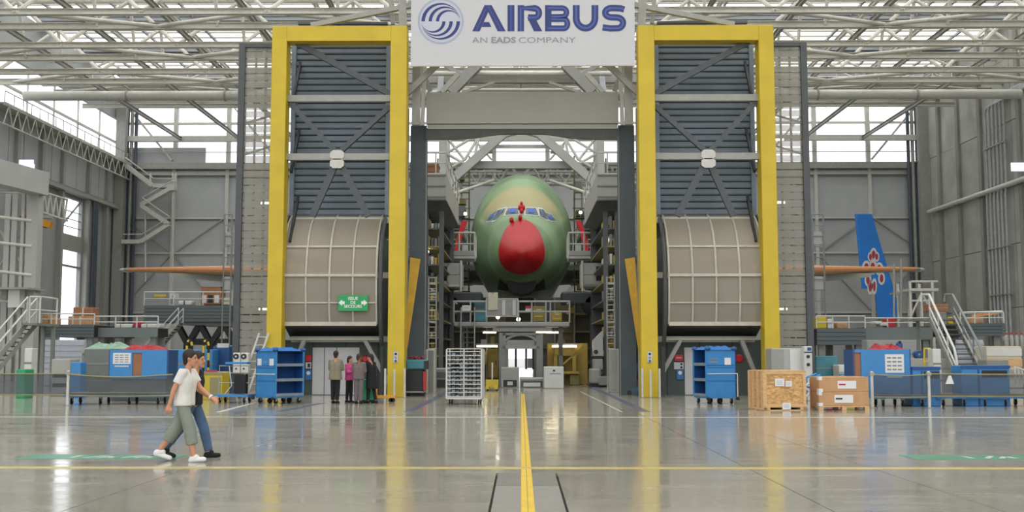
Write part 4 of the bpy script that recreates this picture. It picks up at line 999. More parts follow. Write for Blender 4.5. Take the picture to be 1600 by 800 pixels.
def lamp_strip(px0, px1, py, Y, label, h=4):
    a, b = at(px0, py, Y), at(px1, py, Y)
    t = thing('strip_light', label, 'lamp', ((a.x + b.x) / 2, Y, a.z), group='strip lights in the dock')
    tube('tube', a, b, h * .75 * Y / F / 2, 'lamp_warm', t)
    for xx in (a.x + .1, b.x - .1): bar('hanger', (xx, Y + .1, a.z + .1), (xx, Y + .1, 4.7), .03, .03, 'steel_dark', t)
    box('housing', (a.x - .05, Y - .1, a.z + h * Y / F / 2), (b.x + .05, Y + .25, a.z + h * Y / F / 2 + .08), 'rail_white', t)
lamp_strip(755, 775, 519.5, 64, 'short warm strip light under the left end of the nose platform', 3)
lamp_strip(745, 777, 541, 74.2, 'long warm strip light low in the dock left of centre')
lamp_strip(853, 879, 519.5, 64, 'warm strip light under the right end of the nose platform', 3)
lamp_strip(863, 901, 541, 62.5, 'long warm strip light above the yellow machine', 4.5)
lamp_strip(838, 862, 519, 74.2, 'warm strip light just right of the middle under the nose platform', 2.5)
for px, py, Y, lab in ((712, 323, 75, 'bulb lamp on the left dock next to the red guide'), (918, 324, 75, 'bulb lamp on the right dock next to the red guide'), (727, 334, 78, 'bright bulb above the left red guide'), (907, 332, 78, 'bright bulb above the right red guide'), (810, 499, 61.5, 'small bright work lamp in the middle of the nose platform'), (778, 495, 61.5, 'small bright work lamp below the grey screen'), (667, 393, 59.8, 'tiny lamp in the left dock tower'), (948, 376, 59.8, 'tiny lamp in the right dock tower')):
    p = at(px, py, Y); t = thing('bulb_lamp', lab, 'lamp', p, group='dock bulbs')
    tube('stem', p + Vector((0, .1, -.4)), p + Vector((0, .1, .2)), .03, 'steel_dark', t); MB().ball(p, .11, 10).build('bulb', 'lamp_small', t, True); MB().tube(p + Vector((0, 0, .08)), p + Vector((0, 0, .3)), .06, 8).build('socket', 'steel_dark', t)

# dark backdrop added to darken the dock below the fuselage, gap in the middle
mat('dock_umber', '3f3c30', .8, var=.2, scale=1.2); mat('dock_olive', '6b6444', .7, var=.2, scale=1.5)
t = thing('dock_backdrop', 'dark cluttered backdrop added to darken the dock below the fuselage', 'backdrop', (GC, 74, 0))
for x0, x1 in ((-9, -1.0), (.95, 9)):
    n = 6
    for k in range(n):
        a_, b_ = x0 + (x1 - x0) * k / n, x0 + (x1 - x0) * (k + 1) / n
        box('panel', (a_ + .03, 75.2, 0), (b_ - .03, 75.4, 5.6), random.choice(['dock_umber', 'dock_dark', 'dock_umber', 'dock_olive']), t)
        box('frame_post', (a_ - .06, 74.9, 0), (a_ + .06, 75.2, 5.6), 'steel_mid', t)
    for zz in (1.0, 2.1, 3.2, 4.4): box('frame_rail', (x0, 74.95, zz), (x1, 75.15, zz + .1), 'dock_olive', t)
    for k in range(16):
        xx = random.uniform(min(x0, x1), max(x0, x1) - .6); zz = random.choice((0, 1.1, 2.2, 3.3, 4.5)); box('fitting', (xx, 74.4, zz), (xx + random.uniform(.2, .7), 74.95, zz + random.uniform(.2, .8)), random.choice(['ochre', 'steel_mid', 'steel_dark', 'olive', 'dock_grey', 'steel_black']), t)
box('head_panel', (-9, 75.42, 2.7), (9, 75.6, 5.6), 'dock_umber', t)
for s, side in ((-1, 'left'), (1, 'right')):
    t = thing('flank_light_screen', 'added dark sheet wall blocking side light on the %s flank of the dock' % side, 'backdrop', (GC + s * 9.3, 64, 0), group='added flank walls')  # unseen wall added behind the tower to keep low side light out
    for k in range(5): box('wall_sheet', (GC + s * 9.2, 52 + k * 4.7, 0), (GC + s * 9.3, 56.6 + k * 4.7, 9.5), 'steel_dark', t)
    for k in range(6): box('stud', (GC + s * 9.3, 51.9 + k * 4.7, 0), (GC + s * 9.5, 52.1 + k * 4.7, 9.6), 'steel_mid', t)
    t = thing('service_rack', 'tall olive and grey lattice of pipes and boxes beside the %s of the fuselage' % side, 'service rack', (GC + s * 7, 86, 4.9), group='service racks')
    for k in range(9): xx = 4.05 + k * .63; tube('standard', (GC + s * xx, 84 + (k % 3), 4.95), (GC + s * xx, 84 + (k % 3), 17 - (k % 4) * .6), .06, 'steel_grey' if k % 2 else 'dock_olive', t)
    for k in range(12): zz = 5.6 + k * .95; tube('ledger', (GC + s * 4.0, 84 + k % 3, zz), (GC + s * 9.2, 84 + k % 3, zz), .06, 'dock_olive' if k % 2 else 'steel_grey', t)
    for k in range(12): z0 = 5 + random.random() * 9; x0 = 4.1 + random.random() * 3.4; tube('brace', (GC + s * x0, 85, z0), (GC + s * (x0 + 1.6), 85, z0 + random.choice((-1.4, 1.4))), .05, 'steel_light', t)
    for k in range(34):
        zz = 5.7 + random.randrange(11) * .95; xx = 4.05 + random.random() * 4.2; box('rack_box', (GC + s * xx, 84.2, zz), (GC + s * (xx + random.uniform(.25, .8)), 85.2, zz + random.uniform(.2, .8)), random.choice(['olive', 'dock_grey', 'steel_mid', 'ochre', 'steel_dark', 'dock_olive', 'box_white']), t)
# ================================================================== MACHINES UNDER THE NOSE
simple('machine_cabinet', 'pale grey machine cabinet left of centre below the aircraft', 'cabinet', 783, 574, 811, 606, 57, 1.4, 'dock_grey', None, [('front_panel', .05, .45, .95, .95, .02, 'steel_grey'), ('recess', .12, .05, .88, .38, .02, 'steel_black'), ('duct', .35, .12, .65, .3, .05, 'steel_light')])
simple('machine_cabinet', 'white machine cabinet with a small lock right of centre below the aircraft', 'cabinet', 850, 573, 881, 608, 55.5, 1.4, 'box_white', None, [('door', .04, .04, .96, .95, .02, 'box_white'), ('lock', .45, .78, .56, .86, .04, 'steel_black'), ('print', .3, .66, .85, .7, .025, 'steel_mid')])
simple('transfer_table', 'low white machine table between the two cabinets', 'machine', 812, 590, 850, 606, 57, 1.4, 'dock_grey', None, [('top_plate', 0, .85, 1, 1, .06, 'rail_white'), ('bay', .06, .1, .94, .7, .02, 'steel_dark'), ('white_bundle', .15, .12, .85, .5, .12, 'box_white')])
t = thing('portal_machine', 'dark portal frame over the machine table, daylight behind it', 'machine', (wx(815, 59), 59, 0))
for px in (785, 843): box('upright', (wx(px, 59) - .18, 59, 0), (wx(px, 59) + .18, 59.5, wz(520, 59)), 'steel_mid', t)
box('crosshead', (wx(785, 59), 59, wz(545, 59)), (wx(843, 59), 59.5, wz(540, 59)), 'steel_grey', t)
box('crosshead', (wx(785, 59), 59, wz(524, 59)), (wx(843, 59), 59.5, wz(520, 59)), 'steel_mid', t)
mb = MB(); cx_ = wx(814, 59); rr = .95
mb.path([(cx_ + rr * math.cos(math.pi * k / 12), 59.1, wz(541, 59) + .62 * math.sin(math.pi * k / 12)) for k in range(13)], .08, 6); mb.build('arch_tube', 'steel_grey', t)
for px in (806, 822, 833): box('column', (wx(px, 60) - .06, 60, .9), (wx(px, 60) + .06, 60.2, wz(545, 60)), 'steel_black', t)
box('tool_head', (wx(824, 60), 59.8, wz(575, 60)), (wx(832, 60), 60.2, wz(560, 60)), 'steel_mid', t)
t = thing('yellow_machine', 'yellow machine stand under a strip light right of centre', 'machine', (wx(882, 62), 62, 0))
a, b = at(856, 600, 62), at(903, 536, 62)
box('rear_panel', (a.x, 63, 0.02), (b.x + .6, 63.1, b.z), 'ochre', t)
box('head_box', (wx(866, 62), 62, wz(556, 62)), (wx(898, 62), 63, wz(543, 62)), 'ochre', t)
for px in (868, 897): box('leg', (wx(px, 62) - .1, 62, 0), (wx(px, 62) + .1, 62.2, wz(553, 62)), 'ochre', t)
box('table', (wx(866, 62), 61.6, wz(584, 62)), (wx(904, 62), 62.8, wz(580, 62)), 'ochre', t)
bar('brace', at(869, 578, 62.1), at(895, 556, 62.1), .1, .1, 'ochre', t); bar('brace', at(898, 556, 62.5), at(912, 540, 62.5), .14, .14, 'ochre', t)
box('drive_box', (wx(890, 62), 61.8, 0.02), (wx(904, 62), 62.8, wz(586, 62)), 'olive', t); box('clamp', (wx(872, 62), 61.8, wz(580, 62)), (wx(882, 62), 62.2, wz(572, 62)), 'steel_black', t)
t = thing('press_machine', 'tall grey press machine with a slanted top right of the yellow stand', 'machine', (wx(932, 58), 58, 0))
a, b = at(927, 556, 58), at(942, 517, 58)
MB().prism([(a.x, 58, a.z), (b.x, 58, a.z), (b.x, 58, b.z), (a.x, 58, a.z + .8)], (0, 1, 0)).build('slanted_head', 'dock_grey', t)
MB().bevbox((a.x, 58, wz(578, 58)), (b.x, 59, wz(561, 58)), .05).build('mid_block', 'steel_grey', t)
MB().bevbox((wx(921, 58), 57.8, wz(599, 58)), (wx(938, 58), 59, wz(576, 58)), .08).build('lower_block', 'steel_grey', t)
MB().bevbox((wx(934, 58), 57.6, wz(602, 58)), (wx(952, 58), 59, wz(588, 58)), .05).build('feed_block', 'steel_mid', t)
box('throat', (a.x + .05, 58.05, wz(561, 58)), (b.x - .05, 59, wz(556, 58)), 'steel_black', t)
box('foot', (wx(924, 58), 58, 0), (wx(950, 58), 59, wz(600, 58)), 'steel_black', t)
MB().lathe([(.12, 0), (.12, -.03)], (wx(931, 58), 58, wz(550, 58)), 12, 'y').build('port', 'steel_black', t)
simple('switch_cabinet', 'tall grey switch cabinet just inside the right gate post', 'cabinet', 954, 545, 981, 611, 49.5, 1.2, 'dock_grey', None, [('door', .03, .04, .36, .97, .02, 'steel_grey'), ('door', .39, .04, .97, .97, .02, 'dock_grey')])
t = simple('operator_screen', 'operator screen panel beside the grey switch cabinet', 'control panel', 976, 551, 987, 566, 49.0, .15, 'steel_mid', None, [('display', .2, .25, .85, .8, .02, 'sign_pale'), ('stand', .4, -3.3, .6, 0, -.05, 'steel_mid')])
t = thing('pump_trolley', 'blue hand trolley parked between switch cabinet and yellow column', 'trolley', (wx(989, 47), 47, 0))
box('base', (wx(980, 47), 46.6, .12), (wx(998, 47), 47.4, .3), 'sign_blue', t)
bar('handle', (wx(990, 47), 47.3, .3), (wx(997, 47), 47.3, 1.35), .16, .1, 'sign_blue', t); box('pump_body', (wx(986, 47), 46.8, .3), (wx(992, 47), 47.2, .6), 'sign_blue', t)
for px in (981, 997): MB().lathe([(.1, -.04), (.1, .04)], (wx(px, 47), 46.6, .1), 12, 'y').build('wheel', 'steel_black', t)
simple('beige_locker', 'beige locker behind the teal topped trolley by the left gate post', 'cabinet', 652, 546, 678, 612, 48.2, .9, 'cream_panel', None, [('door', .05, .04, .6, .97, .02, 'cream_panel'), ('side', .66, .02, .98, .98, .02, 'steel_mid'), ('notice', -.3, .68, -.05, .95, .02, 'sign_pale')])
t = thing('tool_trolley', 'tool trolley with teal lid by the left inner yellow column', 'tool trolley', (wx(650, 45.8), 46.2, 0))
a, b = at(634, 614, 45.4), at(667, 560, 45.4)
MB().bevbox((a.x, 45.4, .2), (a.x + (b.x - a.x) * .84, 46.2, wz(578, 45.4)), .03).build('chest', 'steel_black', t)
MB().bevbox((a.x, 45.35, wz(577, 45.4)), (b.x, 46.25, wz(562, 45.4)), .05).build('lid', 'teal', t)
box('lid_end', (b.x - .12, 45.34, wz(577, 45.4)), (b.x + .01, 46.2, wz(564, 45.4)), 'steel_black', t)
box('base_tray', (a.x, 45.4, .14), (b.x - .1, 46.2, .2), 'steel_grey', t)
for px in (637, 661):
    for yy in (45.5, 46.1): MB().lathe([(.08, -.03), (.08, .03)], (wx(px, 45.4), yy, .08), 12, 'x').build('wheel', 'steel_black', t)
box('red_hose_reel', (b.x - .14, 45.3, .25), (b.x - .02, 45.6, 1.0), 'box_red', t)
mb = MB(); mb.path([(wx(640, 45.4) + .05 * k, 45.6 + .1 * math.sin(k * 2.1), wz(561, 45.4) + .05 + .04 * math.sin(k * 1.3)) for k in range(12)], .04, 6)
tag(mb.build('red_cloth', 'box_red', None, True), 'crumpled red cable lying on the teal trolley lid', 'cable')
simple('work_bench', 'dark work bench between beige locker and wire rack', 'work bench', 681, 577, 700, 606, 56, 1.2, 'steel_mid', 'steel_light', [('drawer', .08, .55, .92, .85, .03, 'steel_dark'), ('bay', .08, .05, .92, .45, .02, 'steel_black')])
stairs('nose_stairs', 'steep grey steps up to the left end of the nose platform', (wx(722, 60), 58.2, 0), (wx(722, 62), 60.9, wz(509, 61)), (.75, 0, 0), 12, 'steel_mid')
simple('ochre_locker', 'ochre locker behind the wire rack under the left strip light', 'cabinet', 762, 546, 778, 590, 64, .8, 'ochre', None, [('door', .08, .05, .92, .95, .02, 'ochre'), ('handle', .78, .45, .86, .6, .05, 'steel_dark')])
t = thing('yellow_pallet_truck', 'yellow pallet truck standing right of the wire rack', 'pallet truck', (wx(769, 53), 53, 0))
for dx in (-.2, .2): box('fork', (wx(769, 53) + dx - .08, 51.9, .08), (wx(769, 53) + dx + .08, 53, .2), 'box_yellow', t)
box('pump_head', (wx(769, 53) - .3, 53, .1), (wx(769, 53) + .3, 53.3, .5), 'box_yellow', t); bar('handle', (wx(769, 53), 53.2, .5), (wx(769, 53), 53.5, 1.3), .06, .06, 'steel_light', t)
for px in (-.22, .22): MB().lathe([(.09, -.04), (.09, .04)], (wx(769, 53) + px, 53.2, .09), 12, 'x').build('wheel', 'steel_black', t)
# ================================================================== LEFT HALL
def dock(label, px0, px1, pyb, pyt, Y, dep, m, slats=4, rail=None, group='bay work platforms', legs=True, rm='rail_white'):
    a, b = at(px0, pyb, Y), at(px1, pyt, Y); a.x = wx(px0, Y, pyb); b.x = wx(px1, Y, pyb)
    t = thing('bay_platform', label, 'work platform', ((a.x + b.x) / 2, Y + dep / 2, 0), group=group)
    box('core', (a.x + .1, Y + .08, a.z + .05), (b.x - .1, Y + dep, b.z - .06), 'steel_black', t)
    h = (b.z - a.z) / slats
    for k in range(slats): box('fascia_board', (a.x, Y, a.z + k * h + .015), (b.x, Y + .1, a.z + (k + 1) * h - .015), m, t)
    box('deck', (a.x, Y, b.z - .05), (b.x, Y + dep, b.z), 'steel_mid', t)
    if rail: railing(t, [(a.x, Y + .05, b.z), (b.x, Y + .05, b.z)], wz(rail, Y) - b.z, rm, .045, max(3, int((b.x - a.x) / 2)), 1)
    if legs:
        for px in (a.x + .4, b.x - .4):
            for yy in (Y + .5, Y + dep - .5): box('leg', (px - .2, yy - .2, 0), (px + .2, yy + .2, a.z + .1), 'steel_mid', t)
    return t
YL = 88.0
t = dock('slate grey wing platform left of the gate on black V-struts', 224, 362, 503, 477, YL, 10, 'deck_slate', 5, 456, legs=False)
mb = MB(); mb.prism([at(262, 503, YL + .5), at(362, 503, YL + .5), at(362, 510, YL + .5), at(275, 507, YL + .5)], (0, 7, 0)); mb.build('under_girder', 'steel_mid', t)
for p, q in (((277, 506), (294, 538)), ((313, 506), (294, 538)), ((313, 506), (330, 538)), ((350, 506), (330, 538)), ((350, 506), (368, 538))):
    bar('v_strut', at(*p, YL + 1), at(*q, YL + 1), .4, .75, 'steel_black', t, up=(0, 1, 0))
bar('lower_tie', at(290, 534, YL + 1), at(365, 534, YL + 1), .4, .5, 'steel_black', t)
for px in (294, 330): p = at(px, 538, YL + 1); box('leg', (p.x - .3, YL + .7, 0), (p.x + .3, YL + 1.3, p.z), 'steel_black', t)
simple('orange_frame_case', 'orange-brown framed transport case on the V-strut platform', 'case', 314, 449, 345, 476, YL + 1.5, 1.5, 'brown_wood', 'brown_wood', [('slot', .06, .1, .28, .55, .03, 'box_white'), ('slot', .36, .1, .6, .55, .03, 'steel_black'), ('slot', .68, .1, .92, .55, .03, 'box_white')])
simple('pale_crate', 'pale yellow crate at the right end of the V-strut platform', 'crate', 346, 466, 360, 476, YL + 1.2, 1, 'cream_panel', 'cream_panel', [('slat', 0, .4, 1, .5, .02, 'mullion')])
simple('white_case', 'white equipment case near the middle of the V-strut platform', 'case', 265, 459, 274, 466, YL + 1.2, 1, 'box_white', 'box_white', [('latch', .4, .3, .6, .5, .02, 'steel_dark'), ('stand', .2, -1.4, .8, 0, 0, 'steel_mid')])
simple('white_sack', 'low white bundle on the V-strut platform beside the orange case', 'bundle', 278, 470, 300, 476.5, YL + 1.4, 1, 'box_white', None, [('strap', .4, 0, .5, 1, .02, 'steel_dark')], .08)
simple('yellow_plank', 'yellow board hung on the V-strut platform railing', 'board', 240, 460, 259, 464, YL + .2, .1, 'box_yellow', None, [('clip', .1, .9, .15, 1.5, .02, 'steel_grey'), ('clip', .85, .9, .9, 1.5, .02, 'steel_grey')])
dock('slate grey platform carrying brown cartons at the left', 45, 146, 527, 507, 72, 8, 'deck_slate', 4, 490)
t = dock('silver grey platform with red and white covers right of the carton platform', 146, 246, 527, 512, 73, 2.5, 'deck_slate_light', 1, 494)
for i, (p0, p1, q0, q1, mm) in enumerate(((106, 145, 494, 507, 'cardboard'), (114, 145, 480, 494, 'brown_wood'), (55, 75, 492, 507, 'cardboard'), (76, 84, 496, 507, 'cardboard'))):
    simple('carton', ('wide brown carton on the left slate platform', 'reddish brown carton stacked on the wide carton', 'orange brown carton at the left end of the slate platform', 'narrow brown carton beside the orange one on the slate platform')[i], 'carton', p0, q0, p1, q1, 73, 1.2, mm, None, [('tape', .46, 0, .54, 1, .01, 'cream_panel')], group='brown cartons')
for i, (p0, p1, mm) in enumerate(((180, 206, 'box_white'), (208, 218, 'box_red'), (220, 250, 'box_white'))):
    simple('wrapped_part', ('white wrapped part at the left on the silver platform', 'red wrapped part between two white ones on the silver platform', 'white wrapped part at the right on the silver platform')[i], 'covered part', p0, 502 if i == 1 else 506, p1, 512, 74, 1, mm, None, [('tie', .3, 0, .34, 1, .01, 'steel_mid')], .1, group='wrapped parts')
# far steps by the V-strut platform
stairs('dock_stairs', 'grey steps climbing to the V-strut platform', (wx(205, 84), 84, 0.1), (wx(278, 84), 84, wz(503, 84)), (0, 1.2, 0), 18, hr=1.1)
# steel frame and stair tower at the left edge
t = thing('steel_tower', 'pale grey steel tower frame with a heavy beam at the left edge', 'steel frame', (-33, 68, 0))
zb = wz(285, 70)
bar('head_beam', (-33.2, 58, zb), (wx(60, 70, 290), 70.5, zb), 1.0, 1.5, 'dock_grey', t)
for px, w in ((48, .75), (9, .35), (20, .35), (33, .2)): box('column', (wx(px, 70, 400) - w / 2, 70, 0), (wx(px, 70, 400) + w / 2, 70 + w, zb - .7), 'dock_grey', t)
for py in (345, 385, 430, 475): tube('girt', at(-20, py - 8, 70), at(50, py, 70), .1, 'steel_light', t)
for py0, py1 in ((430, 345), (345, 430)): bar('brace', at(-10, py0, 70.3), at(45, py1, 70.3), .1, .1, 'steel_grey', t)
box('white_cabinet', (wx(12, 69, 470), 69, wz(480, 69)), (wx(30, 69, 470), 69.8, wz(449, 69)), 'box_white', t)
box('platform', (wx(-20, 69, 450), 68.5, wz(452, 69)), (wx(50, 69, 450), 71, wz(449, 69)), 'steel_grey', t)
stairs('edge_stairs', 'steel stairs with bright handrails at the left edge', (wx(-42, 48, 600), 48, 0.3), (wx(42, 52, 500), 52, wz(505, 52)), (0, 1.0, 0), 14, 'rail_white', hr=1.25, r=.04)
t = thing('stair_landing', 'steel landing on legs at the head of the left edge stairs', 'landing', (wx(50, 52), 53, 0))
a = at(42, 505, 52); box('deck', (a.x, 51.5, a.z - .1), (a.x + .7, 54, a.z), 'steel_mid', t)
railing(t, [(a.x + .1, 52, a.z), (a.x + .6, 52, a.z), (a.x + .6, 53.9, a.z)], 1.25, 'rail_white', .045, 1)
for dx in (.1, .6): box('leg', (a.x + dx - .08, 53.5, 0), (a.x + dx + .08, 53.66, a.z - .1), 'steel_mid', t)
# hanging truss, orange crane and glowing patch in the left bay
t = thing('bay_crane', 'orange bridge crane beam in the bay behind the left steel tower', 'crane', (-44, 100, wz(350, 100)))
a, b = at(34, 338, 100), at(80, 352, 100)
bar('bridge', (a.x, 100, a.z), (b.x, 100, b.z), .6, .6, mat('crane_orange', 'd08a1c', .5).name, t)
box('end_truck', (-HX - .2, 99.7, a.z - .2), (b.x, 100.3, a.z + .05), 'steel_grey', t); box('trolley', (a.x + .8, 99.6, a.z - 1.2), (a.x + 1.6, 100.4, a.z - .3), 'steel_black', t); box('hoist', (wx(62, 100), 99.8, wz(355, 100)), (wx(72, 100), 100.3, wz(348, 100)), 'steel_black', t)
t = thing('bay_truss', 'white triangulated truss beam under the ledge in the left bay', 'truss', (-46, 106, wz(330, 106)))
for py0, py1 in ((298, 312), (330, 345)): tube('chord', at(60, py0, 106), at(105, py1, 112), .12, 'steel_light', t)
for k in range(5):
    p0 = at(60 + 9 * k, 298 + 2.8 * k, 106 + 1.2 * k); p1 = at(64.5 + 9 * k, 331.5 + 3 * k, 106.6 + 1.2 * k); p2 = at(69 + 9 * k, 300.8 + 2.8 * k, 107.2 + 1.2 * k)
    tube('web', p0, p1, .1, 'steel_light', t); tube('web', p1, p2, .1, 'steel_light', t)
bar('wall_arm', at(70, 301, 107), Vector((-HX - .2, 107, at(70, 301, 107).z)), .2, .2, 'steel_light', t)
emis('patch_glow', 'dfe0ff', 2.2)  # added glow imitating a bright window or its reflection, no lamp here
t = thing('glow_patch', 'added glowing patch imitating a bright window, on a bracket on the left wall below the catwalk', 'glowing patch', at(38, 272, 104))
a, b = at(24, 272, 104), at(53, 256, 104); box('panel', (a.x, 104, a.z), (b.x, 104.2, b.z), 'patch_glow', t); box('panel', (a.x + .3, 104, b.z), (b.x - .1, 104.2, b.z + .4), 'patch_glow', t); box('bracket', (-HX - .2, 104.2, a.z + .3), (b.x, 104.4, a.z + .5), 'steel_mid', t)
t = thing('glow_patch', 'added glowing patch imitating a bright window on the right concrete wall at the picture edge', 'glowing patch', at(1590, 267, 111))
a, b = at(1581, 267, 111), at(1606, 254, 111); box('panel', (a.x, 111, a.z), (b.x, 111.2, b.z), 'patch_glow', t); box('bracket', (a.x, 111.2, a.z + .3), (HX + .2, 111.4, a.z + .5), 'steel_mid', t)
# zigzag stairs on the back wall
YZ = YB - 2.6
zg = [((192, 378), (222, 378)), ((222, 378), (265, 351)), ((265, 351), (222, 321)), ((222, 321), (268, 295)), ((240, 291), (275, 291)), ((268, 295), (275, 295)), ((240, 291), (196, 258))]
t = thing('wall_stairs', 'zigzag steel escape stairs climbing the back wall left of the gate', 'stairs', (wx(240, YZ), YZ, wz(380, YZ)))
for p, q in zg:
    bar('flight' if abs(p[1] - q[1]) > 3 else 'landing', at(*p, YZ), at(*q, YZ), 1.2, .5, 'steel_light', t)
    tube('handrail', at(p[0], p[1] - 12, YZ - .6), at(q[0], q[1] - 12, YZ - .6), .07, 'steel_light', t)
for px, p0, p1 in ((270, 270, 440), (227, 318, 440), (235, 270, 300), (275, 270, 296)): tube('post', at(px, p0, YZ), at(px, p1, YZ), .12, 'steel_light', t)
# masts next to the perforated screens
for s, px0, px1 in ((-1, 348, 363), (1, 1272, 1286)):
    t = thing('lift_mast', 'white lift mast cage beside the %s perforated screen' % ('left' if s < 0 else 'right'), 'lift', (wx((px0 + px1) / 2, 82), 82, 0), group='lift masts')
    a, b = at(px0, 470, 82), at(px1, 335, 82)
    for xx in (a.x, b.x): tube('mast_post', (xx, 82, 0), (xx, 82, b.z), .06, 'steel_mid', t)
    for k in range(9): zz = a.z + (b.z - a.z) * k / 8; tube('mast_rung', (a.x, 82, zz), (b.x, 82, zz), .035, 'steel_mid', t)
    for py in (362, 432): box('cage_panel', (a.x, 82.1, wz(py + 20, 82)), (b.x, 82.5, wz(py, 82)), 'dock_grey', t)
# ================================================================== RIGHT HALL
dock('slate grey platform beside the right perforated screen', 1277, 1353, 539, 513, 76, 8, 'deck_slate', 4, 494)
t = dock('silver grey platform beneath the blue tail fin', 1353, 1458, 531, 511, 78, 6, 'deck_slate_light', 1, 497)
dock('slate grey platform right of the steel stairs', 1502, 1570, 525, 505, 74, 8, 'deck_slate', 4, 488)
for i, (p0, p1, q0, q1, mm, lab, ct) in enumerate(((1277, 1292, 495, 513, 'box_yellow', 'yellow chest at the left end of the right slate platform', 'chest'), (1293, 1303, 498, 513, 'box_white', 'white chest beside the yellow one on the right slate platform', 'chest'), (1308, 1325, 504, 513, 'cardboard', 'brown carton on the right slate platform', 'carton'),
        (1386, 1400, 497, 511, 'box_red', 'red drum below the blue tail fin', 'drum'), (1367, 1378, 502, 506, 'box_white', 'white cover lying left of the red drum', 'covered part'), (1375, 1387, 505, 509, 'box_white', 'second white cover lying nearer to the red drum', 'covered part'), (1450, 1482, 475, 487, 'brown_wood', 'reddish brown case behind the top of the right stairs', 'case'), (1517, 1537, 497, 505, 'cardboard', 'brown carton on the platform right of the stairs', 'carton'), (1481, 1492, 495, 506, 'box_yellow', 'small yellow box behind the right stairs', 'box'))):
    simple(('chest', 'chest', 'carton', 'drum', 'wrapped_part', 'wrapped_part', 'brown_case', 'carton', 'yellow_box')[i], lab, ct, p0, q0, p1, q1, 79.2 if i > 2 else 77.2, 1, mm, None, [('band', 0, .45, 1, .53, .015, 'steel_grey')] + ([('stand', .1, -2.1, .9, 0, -.3, 'steel_mid')] if i == 6 else []), .05)
t = thing('long_poles', 'long pale pole and orange board along the far right platform railing', 'poles', (wx(1530, 75), 75, wz(500, 75)))
tube('pole', at(1502, 489, 75.3), at(1566, 487, 75.3), .09, 'rail_white', t); bar('orange_board', at(1518, 494, 75.3), at(1560, 488, 75.3), .1, .2, 'orange_edge', t)
# scaffold tower
t = thing('scaffold', 'grey steel scaffold tower right of the blue tail fin', 'scaffold', (wx(1442, 92), 92, 0))
for px in (1423, 1440, 1458): 
    for yy in (92, 95): tube('standard', (wx(px, 92, 480), yy, 0), (wx(px, 92, 480), yy, wz(440 if px != 1440 else 452, 92)), .12, 'steel_light', t)
box('platform', (wx(1420, 92, 450), 91.8, wz(455, 92)), (wx(1465, 92, 450), 95.2, wz(451, 92)), 'steel_light', t)
for p, q in (((1423, 495), (1440, 458)), ((1440, 458), (1458, 490)), ((1423, 470), (1458, 470)), ((1423, 440), (1465, 440))): tube('brace', at(*p, 92), at(*q, 92), .09, 'steel_light', t)
box('side_stand', (wx(1396, 93, 460), 93, wz(460, 93)), (wx(1408, 93, 460), 94, wz(457, 93)), 'steel_grey', t); tube('side_post', at(1408, 405, 93), at(1408, 500, 93), .09, 'steel_grey', t); tube('side_post', at(1397, 412, 93), at(1397, 500, 93), .09, 'steel_grey', t)
# right stairs seen from the front, leaning up to the left
YR = 50.0
t = thing('mobile_stairs', 'steel stairs with bright curved handrails in the right hall', 'stairs', (wx(1500, YR), YR, 0))
lo0, lo1 = at(1495, 590, YR), at(1537, 590, YR); hi0, hi1 = at(1453, 497, YR + 4), at(1490, 497, YR + 4)
for lo, hi in ((lo0, hi0), (lo1, hi1)): bar('stringer', lo, hi, .08, .28, 'steel_grey', t)
for k in range(12):
    f_ = (k + .5) / 12; bar('tread', lo0.lerp(hi0, f_), lo1.lerp(hi1, f_), .28, .06, 'steel_dark', t)
up = Vector((0, 0, 1.15))
for lo, hi, mm in ((lo0, hi0, 'box_white'), (lo1, hi1, 'steel_mid')):
    mb = MB(); mb.path([lo + Vector((.05, 0, .3)), lo + up * .8, lo.lerp(hi, .06) + up, hi + up, hi + up + Vector((-.3, .2, .02)), hi + up * .7 + Vector((-.35, .2, 0))], .06, 8); mb.build('handrail', mm, t, True)
    tube('mid_rail', lo + up * .45, hi + up * .45, .045, mm, t)
    for f_ in (.3, .65, 1): p = lo.lerp(hi, f_); tube('baluster', p, p + up, .04, mm, t)
box('landing', (hi0.x - .3, YR + 4, hi0.z - .1), (hi1.x + .2, YR + 6, hi0.z), 'steel_mid', t)
for dx in (hi0.x, hi1.x): box('leg', (dx - .07, YR + 5.6, 0), (dx + .07, YR + 5.74, hi0.z - .1), 'steel_mid', t)
# pipes on the concrete wall
for k in range(6):
    yy = 119.3 - k * .92; z1 = 28.6 + k * .12
    mb = MB(); mb.path([(HX - .5, yy, 20.0), (HX - .5, yy, z1 - .6), (HX - .5, yy - .25, z1 - .12), (HX - .5, yy - .7, z1), (HX - .5, yy - 14, z1 + .05)], .13, 8)
    t = thing('wall_pipe', 'grey riser pipe on the right concrete wall, %s of six from the corner' % ORD[k], 'pipe', (HX - .5, yy, 4), group='wall riser pipes')
    mb.build('upper_run', 'pipe_grey', t, True)
    tube('lower_run', (HX - .5, yy + .3, 3.2), (HX - .5, yy + .3, 18.6), .13, 'pipe_grey', t); tube('offset', (HX - .5, yy + .3, 18.6), (HX - .5, yy, 20.0), .13, 'pipe_grey', t)
    for zz in (8, 13, 24): box('clamp', (HX - .72, yy - .25, zz), (HX - .3, yy + .5, zz + .12), 'steel_grey', t)
t = thing('wall_rail', 'pale pipe rail running along the right concrete wall', 'pipe', (HX - .6, 115, 19.4))
mb = MB(); mb.tube((HX - .6, 95, 19.4), (HX - .6, 136.5, 19.4), .28, 10); mb.build('rail_pipe', 'steel_light', t, True)
for k in range(7): box('bracket', (HX - .7, 98 + k * 6, 19.0), (HX, 98.3 + k * 6, 19.2), 'steel_grey', t)
t = thing('cable_ladder', 'steel cable ladder slanting up near the right back corner', 'cable ladder', (HX - 3, 138, 27))
for px in (1452, 1470): tube('side_rail', at(px, 250, 138.5), at(px + 22, 165, 138.5), .12, 'steel_light', t)
